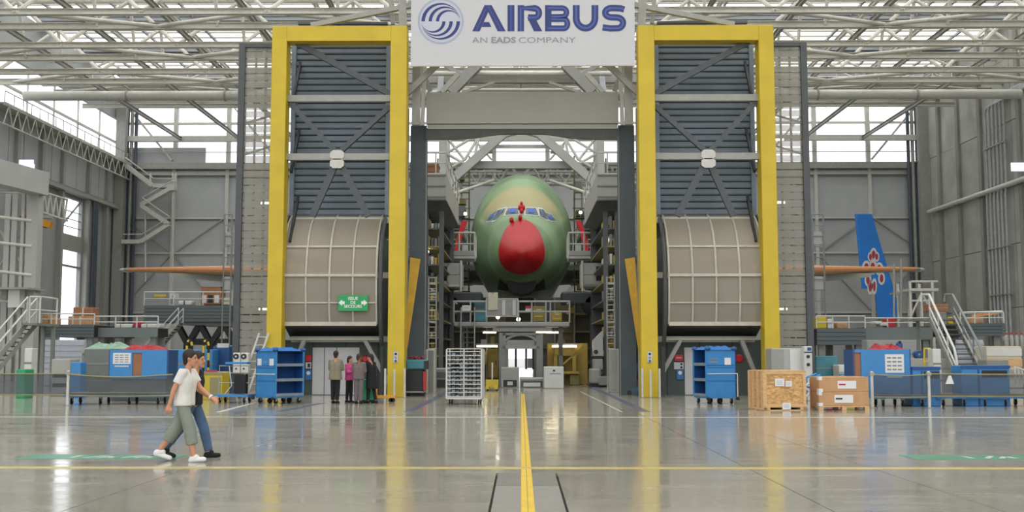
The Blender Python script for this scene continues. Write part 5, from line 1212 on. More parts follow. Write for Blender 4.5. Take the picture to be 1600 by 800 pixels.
for k in range(8): f_ = k / 7; tube('rung', at(1452, 250, 138.5).lerp(at(1474, 165, 138.5), f_), at(1470, 250, 138.5).lerp(at(1492, 165, 138.5), f_), .08, 'steel_light', t)
box('shelf', (wx(1430, 138.3, 250), 138, wz(254, 138)), (wx(1478, 138.3, 250), 139, wz(252, 138)), 'steel_mid', t)
# ================================================================== THINGS ON THE SHOP FLOOR
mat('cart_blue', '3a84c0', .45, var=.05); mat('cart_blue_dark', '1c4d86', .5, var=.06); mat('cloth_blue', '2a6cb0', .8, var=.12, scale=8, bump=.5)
mat('rubber', '1b1c1e', .7, var=.1); mat('osb', 'c69c66', .8, var=.38, scale=9, stretch=(1, 1, 2.2), detail=3); mat('pine', 'cfa97a', .7, var=.14, scale=5, stretch=(1, 1, 6))
mat('tarp_red', '9c1c28', .6, var=.15, scale=5); mat('paper', 'dcdcdc', .6, var=0); mat('pallet_orange', 'd8962a', .5, var=.05); mat('machine_green', '2f9a6a', .5, var=.05)
mat('film_green', '7fa08a', .35, var=.15, scale=3); mat('corrugated', 'a8aeb8', .5, var=.05); mat('strap_yellow', '8f8a62', .6, var=.08); mat('grey_box', '6f7470', .6, var=.06)
def wheel(t, x, y, r=.1, w=.05, m='rubber', ax='x'):
    o = MB().lathe([(r * .55, -w / 2), (r, -w / 2 * .8), (r, w / 2 * .8), (r * .55, w / 2)], (x, y, r), 14, ax).build('wheel', m, t, True); return o
def caster(t, x, y, r=.1):
    wheel(t, x, y, r); MB().box((x - .05, y - .03, r), (x - .035, y + .03, r * 2.3)).box((x + .035, y - .03, r), (x + .05, y + .03, r * 2.3)).box((x - .06, y - .06, r * 2.2), (x + .06, y + .06, r * 2.4)).build('caster_fork', 'steel_grey', t)
def L(name, label, cat, px, Y, rz=0, group=None, z=0.0): return thing(name, label, cat, (wx(px, Y, 620), Y, z), math.radians(rz), group, local=True)
def crumple(x0, x1, y0, y1, z, h, seed, n=14):
    """a heap of crumpled sheet, closed underneath"""
    r = random.Random(seed); rows = []
    for i in range(n + 1):
        row = []
        for j in range(n + 1):
            e = min(1, 5 * min(i, n - i) / n) * min(1, 5 * min(j, n - j) / n)
            row.append((x0 + (x1 - x0) * i / n + r.uniform(-.02, .02), y0 + (y1 - y0) * j / n + r.uniform(-.02, .02), z + e * h * (.45 + .55 * r.random() * (1 + .6 * math.sin(i * 1.1 + seed)) / 1.6)))
        rows.append(row)
    vs = [p for row in rows for p in row]; m_ = n + 1
    fs = [(i * m_ + j, i * m_ + j + 1, (i + 1) * m_ + j + 1, (i + 1) * m_ + j) for i in range(n) for j in range(n)]
    mb = MB(); mb.add(vs, fs); mb.add([(x0, y0, z), (x1, y0, z), (x1, y1, z), (x0, y1, z)], [(0, 3, 2, 1)]); return mb
def shelf_cart(label, px, Y, rz, w, d, h, mirror):
    """tall blue shelf trolley: closed front with papers, open shelves on one flank, crumpled covers on top"""
    t = L('shelf_cart', label, 'shelf trolley', px, Y, rz, 'blue shelf trolleys')
    f = -1 if mirror else 1
    zb = .26
    MB().bevbox((-w / 2, -d / 2, zb - .06), (w / 2, d / 2, zb + .03), .02).build('base_frame', 'cart_blue', t)
    MB().box((-w / 2, -d / 2, zb), (w / 2, -d / 2 + .03, h)).build('front_panel', 'cart_blue', t)
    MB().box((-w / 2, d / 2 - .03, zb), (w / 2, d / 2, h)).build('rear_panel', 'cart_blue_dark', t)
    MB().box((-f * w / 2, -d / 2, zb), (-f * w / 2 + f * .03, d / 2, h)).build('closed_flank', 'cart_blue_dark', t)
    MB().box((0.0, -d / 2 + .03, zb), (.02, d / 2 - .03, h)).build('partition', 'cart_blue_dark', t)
    for k in range(3):
        zz = zb + (h - zb) * (k / 3.0) + (.02 if k else .03)
        MB().box((0.02 if f > 0 else -w / 2 + .03, -d / 2 + .03, zz), (w / 2 - .0 if f > 0 else -.02, d / 2 - .03, zz + .03)).box((f * w / 2 - .02, -d / 2 + .02, zz - .03), (f * w / 2 + .02, d / 2 - .02, zz + .07)).build('shelf', 'slat_frame', t)
    for sy in (-1, 1): MB().box((f * w / 2 - .03, sy * (d / 2 - .03) - .03, zb), (f * w / 2 + .01, sy * (d / 2 - .03) + .03, h)).build('corner_post', 'cart_blue', t)
    for zz in (.62, .67, .33): MB().box((-w / 2, -d / 2 - .012, zb + (h - zb) * zz), (w / 2, -d / 2, zb + (h - zb) * zz + .015)).build('panel_rib', 'cart_blue_dark', t)
    for k, fx in enumerate((-.32, .3) if not mirror else (.22,)): MB().box((w * fx - .12, -d / 2 - .01, zb + (h - zb) * .68), (w * fx + .12, -d / 2 - .002, zb + (h - zb) * .83)).build('paper_label', 'paper', t)
    for fz in ((.72, .79) if mirror else (.74,)): MB().box((-w * .4 if mirror else -w * .08, -d / 2 - .01, zb + (h - zb) * fz), (-w * .12 if mirror else w * .08, -d / 2 - .002, zb + (h - zb) * (fz + .035))).build('stencil', 'slat_frame', t)
    mb = MB(); zz = zb + (h - zb) * .49
    mb.path([(-w / 2 + .02, -d / 2, zz), (-w / 2 + .02, -d / 2 - .14, zz), (w / 2 - .02, -d / 2 - .14, zz), (w / 2 - .02, -d / 2, zz)], .018, 6); mb.build('push_handle', 'rail_white', t)
    if mirror:
        mb = MB(); mb.path([(w / 2 - .02, -d / 2 - .14, zz), (w / 2 - .02, -d / 2 - .14, zb)], .018, 6); mb.build('push_handle', 'rail_white', t)
    crumple(-w / 2 - .04, w / 2 + .04, -d / 2 - .05, d / 2 + .04, h, .16, 3 if mirror else 5).build('folded_cover', 'cloth_blue', t)
    for sx, sy in ((-1, -1), (1, -1), (-1, 1), (1, 1)):
        mb = MB(); mb.ball((sx * (w / 2 - .05), sy * (d / 2 - .02), h + .04), .12, 8, (1, .8, .7)); mb.build('cover_knot', 'cart_blue_dark', t, True)
    for sx in (-1, 1):
        for sy in (-1, 1): caster(t, sx * (w / 2 - .12), sy * (d / 2 - .12), .09)
    wheel(t, 0, -d / 2 + .2, .1, .06); wheel(t, 0, d / 2 - .2, .1, .06)
    for sx in (-1, 1): MB().lathe([(.05, 0), (.07, .05), (.05, .1)], (sx * (w / 2), -d / 2 - .1, .14), 10).build('bumper', 'rubber', t)
    return t
shelf_cart('tall blue shelf trolley with open shelves left of the standing people', 437, 38.9, -42, 1.15, 1.22, 1.82, False)
shelf_cart('tall blue shelf trolley in front of the right tower door', 1117, 38.6, 18, 1.12, 1.0, 1.86, True)
# white wire rack
t = L('wire_rack', 'white wire rack trolley full of small parts left of the yellow line', 'rack trolley', 727, 38.2, -4)
w, d, h = 1.2, .8, 1.88
for sx in (-1, 1):
    for sy in (-1, 1): MB().box((sx * w / 2 - .025, sy * d / 2 - .025, .2), (sx * w / 2 + .025, sy * d / 2 + .025, h)).build('corner_post', 'rail_white', t); caster(t, sx * (w / 2 - .1), sy * (d / 2 - .1), .085)
MB().box((-w / 2, -d / 2, .18), (w / 2, d / 2, .25)).build('base_frame', 'rail_white', t)
MB().box((-.02, -d / 2 - .01, .25), (.02, -d / 2 + .02, h)).build('centre_post', 'rail_white', t)
mat('part_slate', '4a5560', .5, var=.3, scale=20)
for k in range(12):
    z0 = .26 + k * (h - .28) / 11.5
    MB().box((-w / 2, -d / 2 - .01, z0), (w / 2, d / 2, z0 + .025)).build('shelf', 'rail_white', t)
    if k < 11:
        for j in range(8):
            x0 = -w / 2 + .04 + j * (w - .06) / 8
            MB().box((x0, -d / 2 + .03, z0 + .025), (x0 + .11, d / 2 - .06, z0 + .06 + .05 * random.random())).build('small_bin', random.choice(['part_slate', 'steel_mid', 'part_slate', 'steel_dark', 'slat_frame']), t)
MB().box((-w / 2, -d / 2, h), (w / 2, d / 2, h + .03)).build('top_frame', 'rail_white', t)
for k in range(5): MB().box((w / 2 - .005, -d / 2 + .1 + k * .14, .25), (w / 2 + .01, -d / 2 + .12 + k * .14, h)).build('side_wire', 'rail_white', t)
# wooden crate
t = L('wooden_crate', 'large particle board crate framed with pine boards on the right', 'crate', 1214, 34.4, 9)
w, d, h = 1.36, 1.3, 1.2
MB().box((-w / 2 + .03, -d / 2 + .03, .12), (w / 2 - .03, d / 2 - .03, h - .03)).build('board_body', 'osb', t)
for sx in (-1, 1):
    for sy in (-1, 1): MB().box((sx * w / 2, sy * d / 2, .0), (sx * (w / 2 - .1), sy * (d / 2 - .03), h)).build('corner_board', 'pine', t)
for zz in ((.1, .2), (h - .1, h)):
    MB().box((-w / 2 + .1, -d / 2, zz[0]), (w / 2 - .1, -d / 2 + .03, zz[1])).build('frame_board', 'pine', t)
for k, yy in enumerate((-d / 2 + .0, -d / 2 + .38, -d / 2 + .78, d / 2 - .22)): MB().box((-w / 2 - .02, yy + .01, .02), (-w / 2 + .03, yy + .2, h)).build('side_board', 'pine', t)
MB().box((-w / 2, -d / 2, h - .02), (w / 2, d / 2, h + .02)).build('lid', 'pine', t)
for xx in (-w / 2, -.1, w / 2 - .2): MB().box((xx, -d / 2, 0), (xx + .2, d / 2, .1)).build('skid', 'pine', t)
MB().box((-w / 2, -d / 2, 0.0), (w / 2, -d / 2 + .04, .03)).build('skid_board', 'pine', t)
for (x0, z0, ww, hh) in ((-.32, .74, .3, .23), (.02, .73, .2, .17), (-.1, .04, .27, .2)):
    o = MB().box((x0, -d / 2 - .012, z0), (x0 + ww, -d / 2 - .002, z0 + hh)).build('paper_label', 'paper', t)
    for q in (.25, .45, .65): MB().box((x0 + ww * .15, -d / 2 - .014, z0 + hh * q), (x0 + ww * .8, -d / 2 - .012, z0 + hh * (q + .05))).build('print_line', 'text_grey', o)
# cartons on a pallet
t = L('pallet', 'wooden pallet under the two taped cartons', 'pallet', 1311, 34.4, 3)
w, d = 1.56, .9
for xx in (-w / 2, -.07, w / 2 - .14):
    for yy in (-d / 2, d / 2 - .14): MB().box((xx, yy, 0), (xx + .14, yy + .14, .1)).build('block', 'pine', t)
for k in range(5): MB().box((-w / 2, -d / 2 + k * .19, .1), (w / 2, -d / 2 + k * .19 + .14, .13)).build('deck_board', 'pine', t)
for k, (z0, z1) in enumerate(((.13, .56), (.56, 1.02))):
    c = L('carton', ('lower of two long taped cartons on the pallet', 'upper of two long taped cartons on the pallet')[k], 'carton', 1311, 34.4, 3 + k, 'taped cartons', z0)
    MB().bevbox((-w / 2, -d / 2, 0), (w / 2, d / 2, z1 - z0), .02).build('body', 'cardboard', c)
    MB().box((-w / 2 - .004, -d / 2 - .004, 0.0), (-w / 2 + .12, -d / 2 + .2, .1)).build('corner_tape', 'paper', c)
    MB().box((-w / 2 - .004, -d / 2 - .004, z1 - z0 - .1), (-w / 2 + .1, -d / 2 + .2, z1 - z0 + .003)).build('corner_tape', 'paper', c)
    o = MB().box((-.3 + .1 * k, -d / 2 - .008, .1), (.28 + .1 * k, -d / 2 - .001, .34)).build('address_label', 'paper', c)
    MB().box((-.26 + .1 * k, -d / 2 - .01, .2), (-.05 + .1 * k, -d / 2 - .008, .25)).build('bar_print', 'steel_black' if k == 0 else 'box_red', o)
# barrier posts and nets
def barrier_post(px, Y, h, label):
    t = L('barrier_post', label, 'barrier post', px, Y, 0, 'barrier posts')
    MB().lathe([(.05, 0), (.05, h), (.03, h + .02)], n=10).build('post_tube', 'steel_light', t, True); MB().lathe([(.12, 0), (.12, .015)], n=14).build('foot', 'steel_mid', t); MB().box((-.07, -.07, h - .12), (.07, .07, h - .02)).build('strap_head', 'steel_grey', t)
YBAR = gy(634)
barrier_post(105.5, YBAR, 1.15, 'grey barrier post holding the nets on the left')
barrier_post(1363, gy(637), 1.15, 'grey barrier post right of the cartons')
barrier_post(1452, gy(637), 1.15, 'grey barrier post between the two blue bins on the right')
def net(label, px0, px1, Y, top, bot, sag, seed):
    x0, x1 = wx(px0, Y, 600), wx(px1, Y, 600); n = 24; zt, zb = wz(top, Y), wz(bot, Y)
    t = thing('barrier_net', label, 'barrier net', ((x0 + x1) / 2, Y, 0), group='barrier nets')
    r = random.Random(seed); vs = []; rows = 5
    for j in range(rows + 1):
        for i in range(n + 1):
            f_ = i / n; z = zt + (zb - zt) * j / rows - sag * math.sin(math.pi * f_) * (.35 if j == 0 else .1 if j == rows else .25)
            vs.append((x0 + (x1 - x0) * f_, Y + .05 * math.sin(f_ * 17 + j * 1.3 + seed) * (j / rows), z))
    mb = MB(); mb.add(vs, [(j * (n + 1) + i, j * (n + 1) + i + 1, (j + 1) * (n + 1) + i + 1, (j + 1) * (n + 1) + i) for j in range(rows) for i in range(n)])
    mb.build('net_sheet', 'netting', t, True)
    for j, nm in ((0, 'top_strap'), (rows, 'bottom_strap')): MB().path([Vector(v) + Vector((0, -.01, 0)) for v in vs[j * (n + 1):(j + 1) * (n + 1)]], .022, 5).build(nm, 'strap_yellow', t)
net('grey barrier net left of the left barrier post', -60, 104, YBAR, 584, 617, .02, 1)
net('grey sagging barrier net behind the walking men', 107, 270, YBAR, 585, 618, .25, 2)
net('grey barrier net between the two right barrier posts', 1364.5, 1450, gy(637), 585, 620, .12, 3)
net('long grey barrier net running out of the right edge', 1453.5, 1680, gy(637), 584, 619, .05, 4)
# long flat carts
def flat_cart(label, px0, px1, Y, zd, rows=3):
    x0, x1 = wx(px0, Y, 620), wx(px1, Y, 620)
    t = thing('flat_cart', label, 'flat trolley', ((x0 + x1) / 2, Y, 0), local=True, group='flat trolleys'); w = x1 - x0
    MB().box((-w / 2, -.5, zd - .1), (w / 2, .5, zd)).build('deck', 'cart_blue', t); MB().box((-w / 2, -.52, zd), (w / 2, .5, zd + .04)).build('deck_edge', 'strap_yellow', t)
    for k in range(rows):
        x = -w / 2 + .25 + (w - .5) * k / max(1, rows - 1); caster(t, x, -.38, (zd - .1) / 2.4); caster(t, x, .38, (zd - .1) / 2.4)
    return t
flat_cart('long blue flat trolley behind the left barrier net', 108, 264, YBAR + 1.2, .36, 4)
flat_cart('blue flat trolley under the blue cabinet on the right', 1362, 1446, gy(637) + 1.2, .36, 3)
flat_cart('long blue flat trolley under the bins at the right edge', 1455, 1606, gy(637) + 1.4, .36, 5)
# blue work cabinets
def blue_cabinet(label, px0, px1, py0, py1, Y, dep, slot, sgn, wheels):
    a, b = at(px0, py1, Y), at(px1, py0, Y); a.x = wx(px0, Y, 570); b.x = wx(px1, Y, 570)
    t = thing('blue_cabinet', label, 'cabinet', ((a.x + b.x) / 2, Y + dep / 2, a.z), group='blue cabinets'); w = b.x - a.x; h = b.z - a.z
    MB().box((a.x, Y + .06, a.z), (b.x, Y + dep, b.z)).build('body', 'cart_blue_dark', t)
    s0, s1 = a.x + w * slot[0], a.x + w * slot[1]
    if slot[0] > .02: MB().box((a.x, Y, a.z), (s0, Y + .06, b.z)).build('front_panel', 'cart_blue', t)
    MB().box((s1, Y, a.z), (b.x, Y + .06, b.z)).build('front_panel', 'cart_blue', t)
    MB().box((s0, Y, b.z - .1), (s1, Y + .06, b.z)).box((s0, Y, a.z), (s1, Y + .06, a.z + .12)).build('slot_frame', 'cart_blue', t)
    MB().box((s0, Y + .05, a.z + .12), (s1, Y + .058, b.z - .1)).build('slot_board', 'brown_wood', t)
    q0, q1 = a.x + w * sgn[0], a.x + w * sgn[1]
    o = MB().box((q0, Y - .012, a.z + h * .52), (q1, Y - .002, a.z + h * .9)).build('notice', 'paper', t); OFF[o.name] = off(t)
    for k in range(4):     # the notice print is too small to read in the photo
        for j in range(3): MB().box((q0 + (q1 - q0) * (.1 + .28 * j), Y - .015, a.z + h * (.57 + .08 * k)), (q0 + (q1 - q0) * (.32 + .28 * j), Y - .012, a.z + h * (.6 + .08 * k))).build('print_line', 'steel_mid', o)
    MB().box((q0 + (q1 - q0) * .1, Y - .01, a.z + h * .42), (q1 - (q1 - q0) * .1, Y - .002, a.z + h * .46)).build('stencil', 'paper', t)
    for xx in (a.x, b.x - .03): MB().box((xx, Y - .01, a.z), (xx + .03, Y + .0, b.z)).build('edge_strip', 'cart_blue_dark', t)
    return t, a, b
t, a, b = blue_cabinet('blue cabinet with a white notice and a brown slot, red tarp on top, left', 170, 262, 547, 592, 40.2, 1.2, (.4, .56), (.07, .37), False)
r_ = crumple(a.x + .35, b.x - .2, 40.3, 41.3, b.z, .24, 11).build('red_tarp', 'tarp_red'); tag(r_, 'crumpled red tarp on the left blue cabinet', 'tarp', 'red tarps')
p = thing('cabinet_plinth', 'low grey plinth box under the left blue cabinet', 'plinth', ((a.x + b.x) / 2, 41, 0)); box('body', (a.x + .1, 40.3, 0), (b.x - .1, 41.3, a.z), 'grey_box', p); box('kick_strip', (a.x + .1, 40.26, .05), (b.x - .1, 40.3, .15), 'steel_dark', p)
Yc = gy(637) + .9
t, a, b = blue_cabinet('blue cabinet with a white notice beside the cartons, red bundle on top, right', 1334, 1423, 546, 622, Yc, 1.1, (.0, .13), (.55, .88), True)
r_ = crumple(a.x + .7, b.x - .1, Yc + .1, Yc + .9, b.z, .22, 17).build('red_tarp', 'tarp_red'); tag(r_, 'crumpled red and white bundle on the right blue cabinet', 'tarp', 'red tarps')
simple('blue_bag', 'small blue bag on top of the right blue cabinet', 'bag', 1401, 535, 1411, 546, Yc + .95, .12, 'cart_blue_dark', None, [('strap', .3, .9, .7, 1.2, .01, 'rubber')], .05)
# blue bins
for (p0, p1, q0, q1, Y, lab) in ((1425, 1470, 573, 624, gy(637) + 1.0, 'blue bin right of the blue cabinet behind the net'), (1503, 1578, 571, 624, gy(637) + 1.0, 'wide blue bin with a dark grille behind the right net')):
    simple('blue_bin', lab, 'bin', p0, q0, p1, q1, Y, .9, 'cart_blue', None, [('rim', -.01, .92, 1.01, 1, .03, 'cart_blue_dark'), ('grille', .42, .7, .95, .88, .01, 'steel_black'), ('rib', .33, 0, .37, .9, .02, 'cart_blue_dark')], group='blue bins')
t = thing('folding_chair_frame', 'white tubular frame standing right of the wide blue bin', 'frame', (wx(1592, 37.6, 610), 37.6, .4))
for k in range(3): tube('tube', at(1585 + 6 * k, 573 + 3 * k, 37.6), at(1588 + 6 * k, 600, 37.6), .025, 'rail_white', t)
tube('top_tube', at(1584, 573, 37.6), at(1600, 578, 37.6), .025, 'rail_white', t)
t = thing('white_sack', 'white sack hanging over the right net', 'sack', (wx(1484, gy(637) - .05, 600), gy(637) - .05, .4))
MB().prism([at(1478, 600, gy(637) - .08), at(1483, 587, gy(637) - .08), at(1486, 587, gy(637) - .08), at(1491, 600, gy(637) - .08)], (0, .06, 0)).build('sack_cloth', 'paper', t)
# grey cabinets behind the crate
simple('grey_cabinet', 'wide grey steel cabinet standing behind the wooden crate', 'cabinet', 1206, 544, 1258, 624, 41.5, 1, 'dock_grey', None, [('door', .02, .02, .33, .98, .02, 'steel_grey'), ('door', .36, .02, .52, .98, .02, 'dock_grey'), ('door', .55, .02, .98, .98, .02, 'box_white'), ('handle', .5, .5, .53, .58, .05, 'steel_dark')])
t = simple('control_box', 'white upright control box with two black knobs behind the crate', 'control box', 1257, 541, 1270, 624, 41.0, .4, 'box_white', None, [('seam', 0, .88, 1, .9, .012, 'steel_black'), ('emblem', .4, .92, .9, .98, .01, 'cart_blue_dark')])
for py in (557, 569.5): MB().lathe([(.06, 0), (.06, -.05), (.03, -.08)], (wx(1262.5, 41, 560), 41.0, wz(py, 41)), 12, 'y').build('knob', 'steel_black', t)
t = thing('blue_tool_frame', 'blue tubular tool frame with hoses between crate and cartons', 'tool frame', (wx(1264, 37), 37, 0))
for p, q in (((1260, 590), (1260, 632)), ((1268, 590), (1268, 632)), ((1260, 590), (1276, 584)), ((1260, 605), (1268, 605)), ((1268, 590), (1282, 586))): tube('frame_tube', at(*p, 37), at(*q, 37), .035, 'cart_blue', t)
mb = MB(); mb.path([at(1262 + 4 * math.cos(k * .8), 596 + k * 2.2, 37 - .1) for k in range(14)], .04, 6); mb.build('hose', 'sign_pale', t)
# clutter right of the gate, further back
for (p0, p1, q0, q1, Y, dp, mm, nm, lab, ct) in ((1277, 1312, 556, 588, 47, 1, 'teal', 'teal_screen', 'teal framed screen wall behind the cartons', 'screen'), (1313, 1336, 570, 590, 46, .9, 'steel_light', 'parts_stack', 'low stack of silver parts left of the right blue cabinet', 'parts stack'), (1300, 1336, 588, 602, 44, .8, 'box_red', 'red_box', 'long dark red box behind the cartons', 'box'), (1322, 1340, 587, 592, 41, .5, 'box_yellow', 'yellow_case', 'flat yellow case left of the right blue cabinet', 'case'),
        (1461, 1474, 545, 572, 46, .6, 'box_white', 'white_locker', 'white locker with blue edge beside the right stairs', 'locker'), (1500, 1541, 531, 564, 58, .3, 'corrugated', 'corrugated_wall', 'white corrugated partition behind the right stairs', 'partition'), (1545, 1600, 541, 560, 56, 1.5, 'cream_panel', 'beige_stack', 'beige stack of sheets at the right edge', 'sheet stack'), (1424, 1500, 560, 575, 52, 1.2, 'concrete', 'low_bench', 'low grey bench behind the right blue bin', 'bench'),
        (1545, 1580, 562, 572, 44, .9, 'steel_mid', 'grey_bench', 'small grey bench above the wide blue bin', 'bench'), (1358, 1440, 531, 560, 62, 1, 'wall_sheet_dark', 'grey_partition', 'grey partition under the tail fin platform', 'partition'),
        (65, 128, 531, 563, 60, .3, 'corrugated', 'corrugated_wall', 'white corrugated partition under the left slate platform', 'partition'), (128, 173, 545, 586, 46, 1.6, 'grey_box', 'grey_container', 'grey container left of the left blue cabinet', 'container'), (77, 106, 561, 582, 45, 1, 'concrete', 'slotted_bench', 'grey slotted bench behind the left net', 'bench'), (107, 123, 566, 579, 43.5, .6, 'cart_blue', 'blue_tub', 'small blue tub left of the grey container', 'tub'),
        (22, 36, 577, 586, 43, .8, 'machine_green', 'green_tub', 'green tub behind the net at the left edge', 'tub'), (34, 46, 544, 573, 47, .6, 'box_white', 'white_locker', 'white locker under the left landing', 'locker'),
        (330, 358, 541, 592, 47, .9, 'cart_blue_dark', 'blue_locker', 'tall dark blue locker behind the walking men', 'locker'), (262, 330, 546, 575, 46, 1.0, 'cart_blue', 'blue_counter', 'blue counter right of the left blue cabinet', 'counter'), (309, 347, 581, 613, 41.5, 1.1, 'box_yellow', 'yellow_bin', 'large yellow bin behind the walking men', 'bin')):
    parts = [('rib', .0, .3, 1, .34, .015, 'steel_mid'), ('rib', 0, .66, 1, .7, .015, 'steel_mid')] if nm not in ('corrugated_wall', 'parts_stack', 'beige_stack', 'slotted_bench', 'blue_locker', 'yellow_bin') else []
    if nm == 'corrugated_wall': parts = [('corrugation', 0, k / 8 + .01, 1, k / 8 + .07, .04, 'corrugated') for k in range(8)]
    if nm in ('parts_stack', 'beige_stack'): parts = [('layer', 0, k / 4 + .02, 1, k / 4 + .2, .05, ('box_white', 'steel_grey', 'cart_blue' if nm == 'parts_stack' else 'pine', 'box_white')[k]) for k in range(4)]
    if nm == 'slotted_bench': parts = [('slot', .1, .25, .9, .35, .01, 'steel_black'), ('slot', .1, .5, .9, .6, .01, 'steel_black')]
    if nm == 'blue_locker': parts = [('door', .06, .03, .94, .92, .02, 'cart_blue_dark'), ('white_top', .25, .97, .9, 1.06, .02, 'box_white'), ('lock', .2, .7, .28, .76, .03, 'paper')]
    if nm == 'yellow_bin': parts = [('rim', -.01, .9, 1.01, 1, .03, 'strap_yellow'), ('red_rag', .3, .97, .8, 1.06, .02, 'box_red'), ('pocket', .5, .1, .95, .8, .012, 'strap_yellow')]
    simple(nm, lab, ct, p0, q0, p1, 760 if nm in ('teal_screen', 'parts_stack', 'red_box', 'yellow_case', 'white_locker', 'slotted_bench', 'blue_tub', 'green_tub', 'grey_container', 'blue_locker', 'grey_bench', 'blue_counter', 'low_bench', 'beige_stack', 'corrugated_wall', 'grey_partition') else q1, Y, dp, mm, None, parts)
crumple(wx(130, 50), wx(202, 50), 50, 51.2, wz(545, 50), .34, 23).build('green_film', 'film_green')
gf = bpy.data.objects['green_film']; tag(gf, 'green translucent film heaped left of the red tarp', 'plastic film')
p = thing('film_bench', 'low bench carrying the green film heap', 'bench', (wx(166, 50), 50.5, 0)); box('top', (wx(128, 50), 49.9, wz(545, 50) - .2), (wx(204, 50), 51.3, wz(545, 50)), 'steel_grey', p)
for px in (132, 200): box('leg', (wx(px, 50) - .08, 50, 0), (wx(px, 50) + .08, 51.2, wz(545, 50) - .2), 'steel_mid', p)
# striped hoop guards
for i, px in enumerate((292, 318)):
    t = thing('hoop_guard', ('left', 'right')[i] + ' black and yellow striped hoop guard behind the walking men', 'hoop guard', (wx(px + 4, 44.5), 44.5, 0), group='hoop guards')
    pts = [Vector((wx(px, 44.5, 560), 44.5, 0)), at(px, 540, 44.5), at(px + 1, 534, 44.5), at(px + 4, 532, 44.5), at(px + 7, 534, 44.5), at(px + 8, 540, 44.5), Vector((wx(px + 8, 44.5, 560), 44.5, 0))]
    segs = []
    for a_, b_ in zip(pts[:-1], pts[1:]):
        m_ = max(1, int((b_ - a_).length / .28))
        for k in range(m_): segs.append((a_.lerp(b_, k / m_), a_.lerp(b_, (k + 1) / m_)))
    for k, (a_, b_) in enumerate(segs): tube('stripe', a_, b_, .05, 'rubber' if k % 2 else 'box_yellow', t)
# twin meter boxes with dark recess, leaning ladder
t = simple('meter_box', 'pair of pale meter boxes with round dials left of the tall blue trolley', 'meter box', 364, 551, 388, 583, 43.2, .35, 'box_white', None, [('split', .48, 0, .52, 1, .012, 'steel_dark'), ('foot_post', .4, -1.3, .6, 0, 0, 'steel_dark')])
for px in (369, 381):
    MB().lathe([(.11, 0), (.11, -.03), (.09, -.03)], (wx(px, 43.2, 557), 43.2, wz(557, 43.2)), 16, 'y').build('dial', 'steel_black', t); MB().lathe([(.035, 0), (.035, -.04)], (wx(px, 43.2, 557), 43.17, wz(557, 43.2)), 10, 'y').build('dial_face', 'paper', t); MB().lathe([(.04, 0), (.04, -.03)], (wx(px, 43.2, 576), 43.2, wz(576, 43.2)), 10, 'y').build('knob', 'steel_dark', t)
t = thing('leaning_ladder', 'pale ladder leaning on the left yellow column behind the blue trolley', 'ladder', (wx(384, 43.4), 43.4, 0))
for dx in (0, .35): bar('stile', Vector((wx(372, 43.4) + dx, 43.4 + dx * .3, 0.0)), Vector((wx(404, 43.6) + dx, 43.7 + dx * .3, wz(520, 43.6))), .05, .07, 'rail_white', t)
for k in range(8): f_ = (k + .5) / 8; p0 = Vector((wx(372, 43.4), 43.4, 0)).lerp(Vector((wx(404, 43.6), 43.7, wz(520, 43.6))), f_); bar('rung', p0, p0 + Vector((.35, .1, 0)), .03, .03, 'rail_white', t)
# small platform trolleys
t = L('platform_trolley', 'small blue platform trolley with tube frame left of the tall blue trolley', 'platform trolley', 367, 39.2, -8)
MB().box((-.62, -.35, .22), (.62, .35, .3)).build('deck', 'cart_blue', t)
for sx in (-.45, .45):
    for sy in (-.25, .25): caster(t, sx, sy, .09)
MB().path([(-.6, 0, .3), (-.6, 0, 1.3), (.5, 0, 1.3), (.5, 0, .3)], .022, 6).build('tube_frame', 'steel_grey', t); MB().box((-.35, -.1, 1.36), (.45, .25, 1.44)).build('top_tray', 'cart_blue', t)
for z_ in (.7, 1.05): MB().tube((-.6, 0, z_), (.5, 0, z_), .018, 6).build('frame_rail', 'steel_grey', t)
MB().path([(-.3, -.2, .3), (-.05, -.2, .6), (-.15, -.2, 1.3)], .02, 6).build('hook_bar', 'rail_white', t); MB().box((.0, -.1, .32), (.42, .25, 1.0)).build('dark_bag', 'rubber', t)
t = L('pallet_jack', 'orange pallet jack parked behind the person in the black coat', 'pallet jack', 598, 39.6, 0)
for dy in (-.22, .1): MB().box((-.25, dy, .16), (.45, dy + .14, .24)).build('fork', 'pallet_orange', t)
MB().box((-.38, -.25, .1), (-.22, .25, .62)).build('pump_housing', 'pallet_orange', t); MB().path([(-.3, 0, .6), (-.42, 0, 1.0), (-.45, 0, 1.2)], .03, 8).build('steer_handle', 'steel_dark', t)
for xx in (-.3, .38, .3): MB().lathe([(.08, -.04), (.08, .04)], (xx, -.1, .08), 12, 'y').build('wheel', 'rubber', t)
t = L('green_sweeper', 'green floor machine half hidden between the standing people', 'floor machine', 573, 39.3, 0)
MB().prism([(-.2, -.2, .1), (.3, -.2, .1), (.28, -.2, .3), (0, -.2, .8), (-.2, -.2, .85)], (0, .4, 0)).build('shell', 'machine_green', t); MB().path([(-.15, 0, .8), (-.1, 0, 1.1)], .025, 6).build('handle', 'steel_dark', t)
for xx in (-.1, .2): MB().lathe([(.08, -.04), (.08, .04)], (xx, -.15, .09), 12, 'y').build('wheel', 'rubber', t)
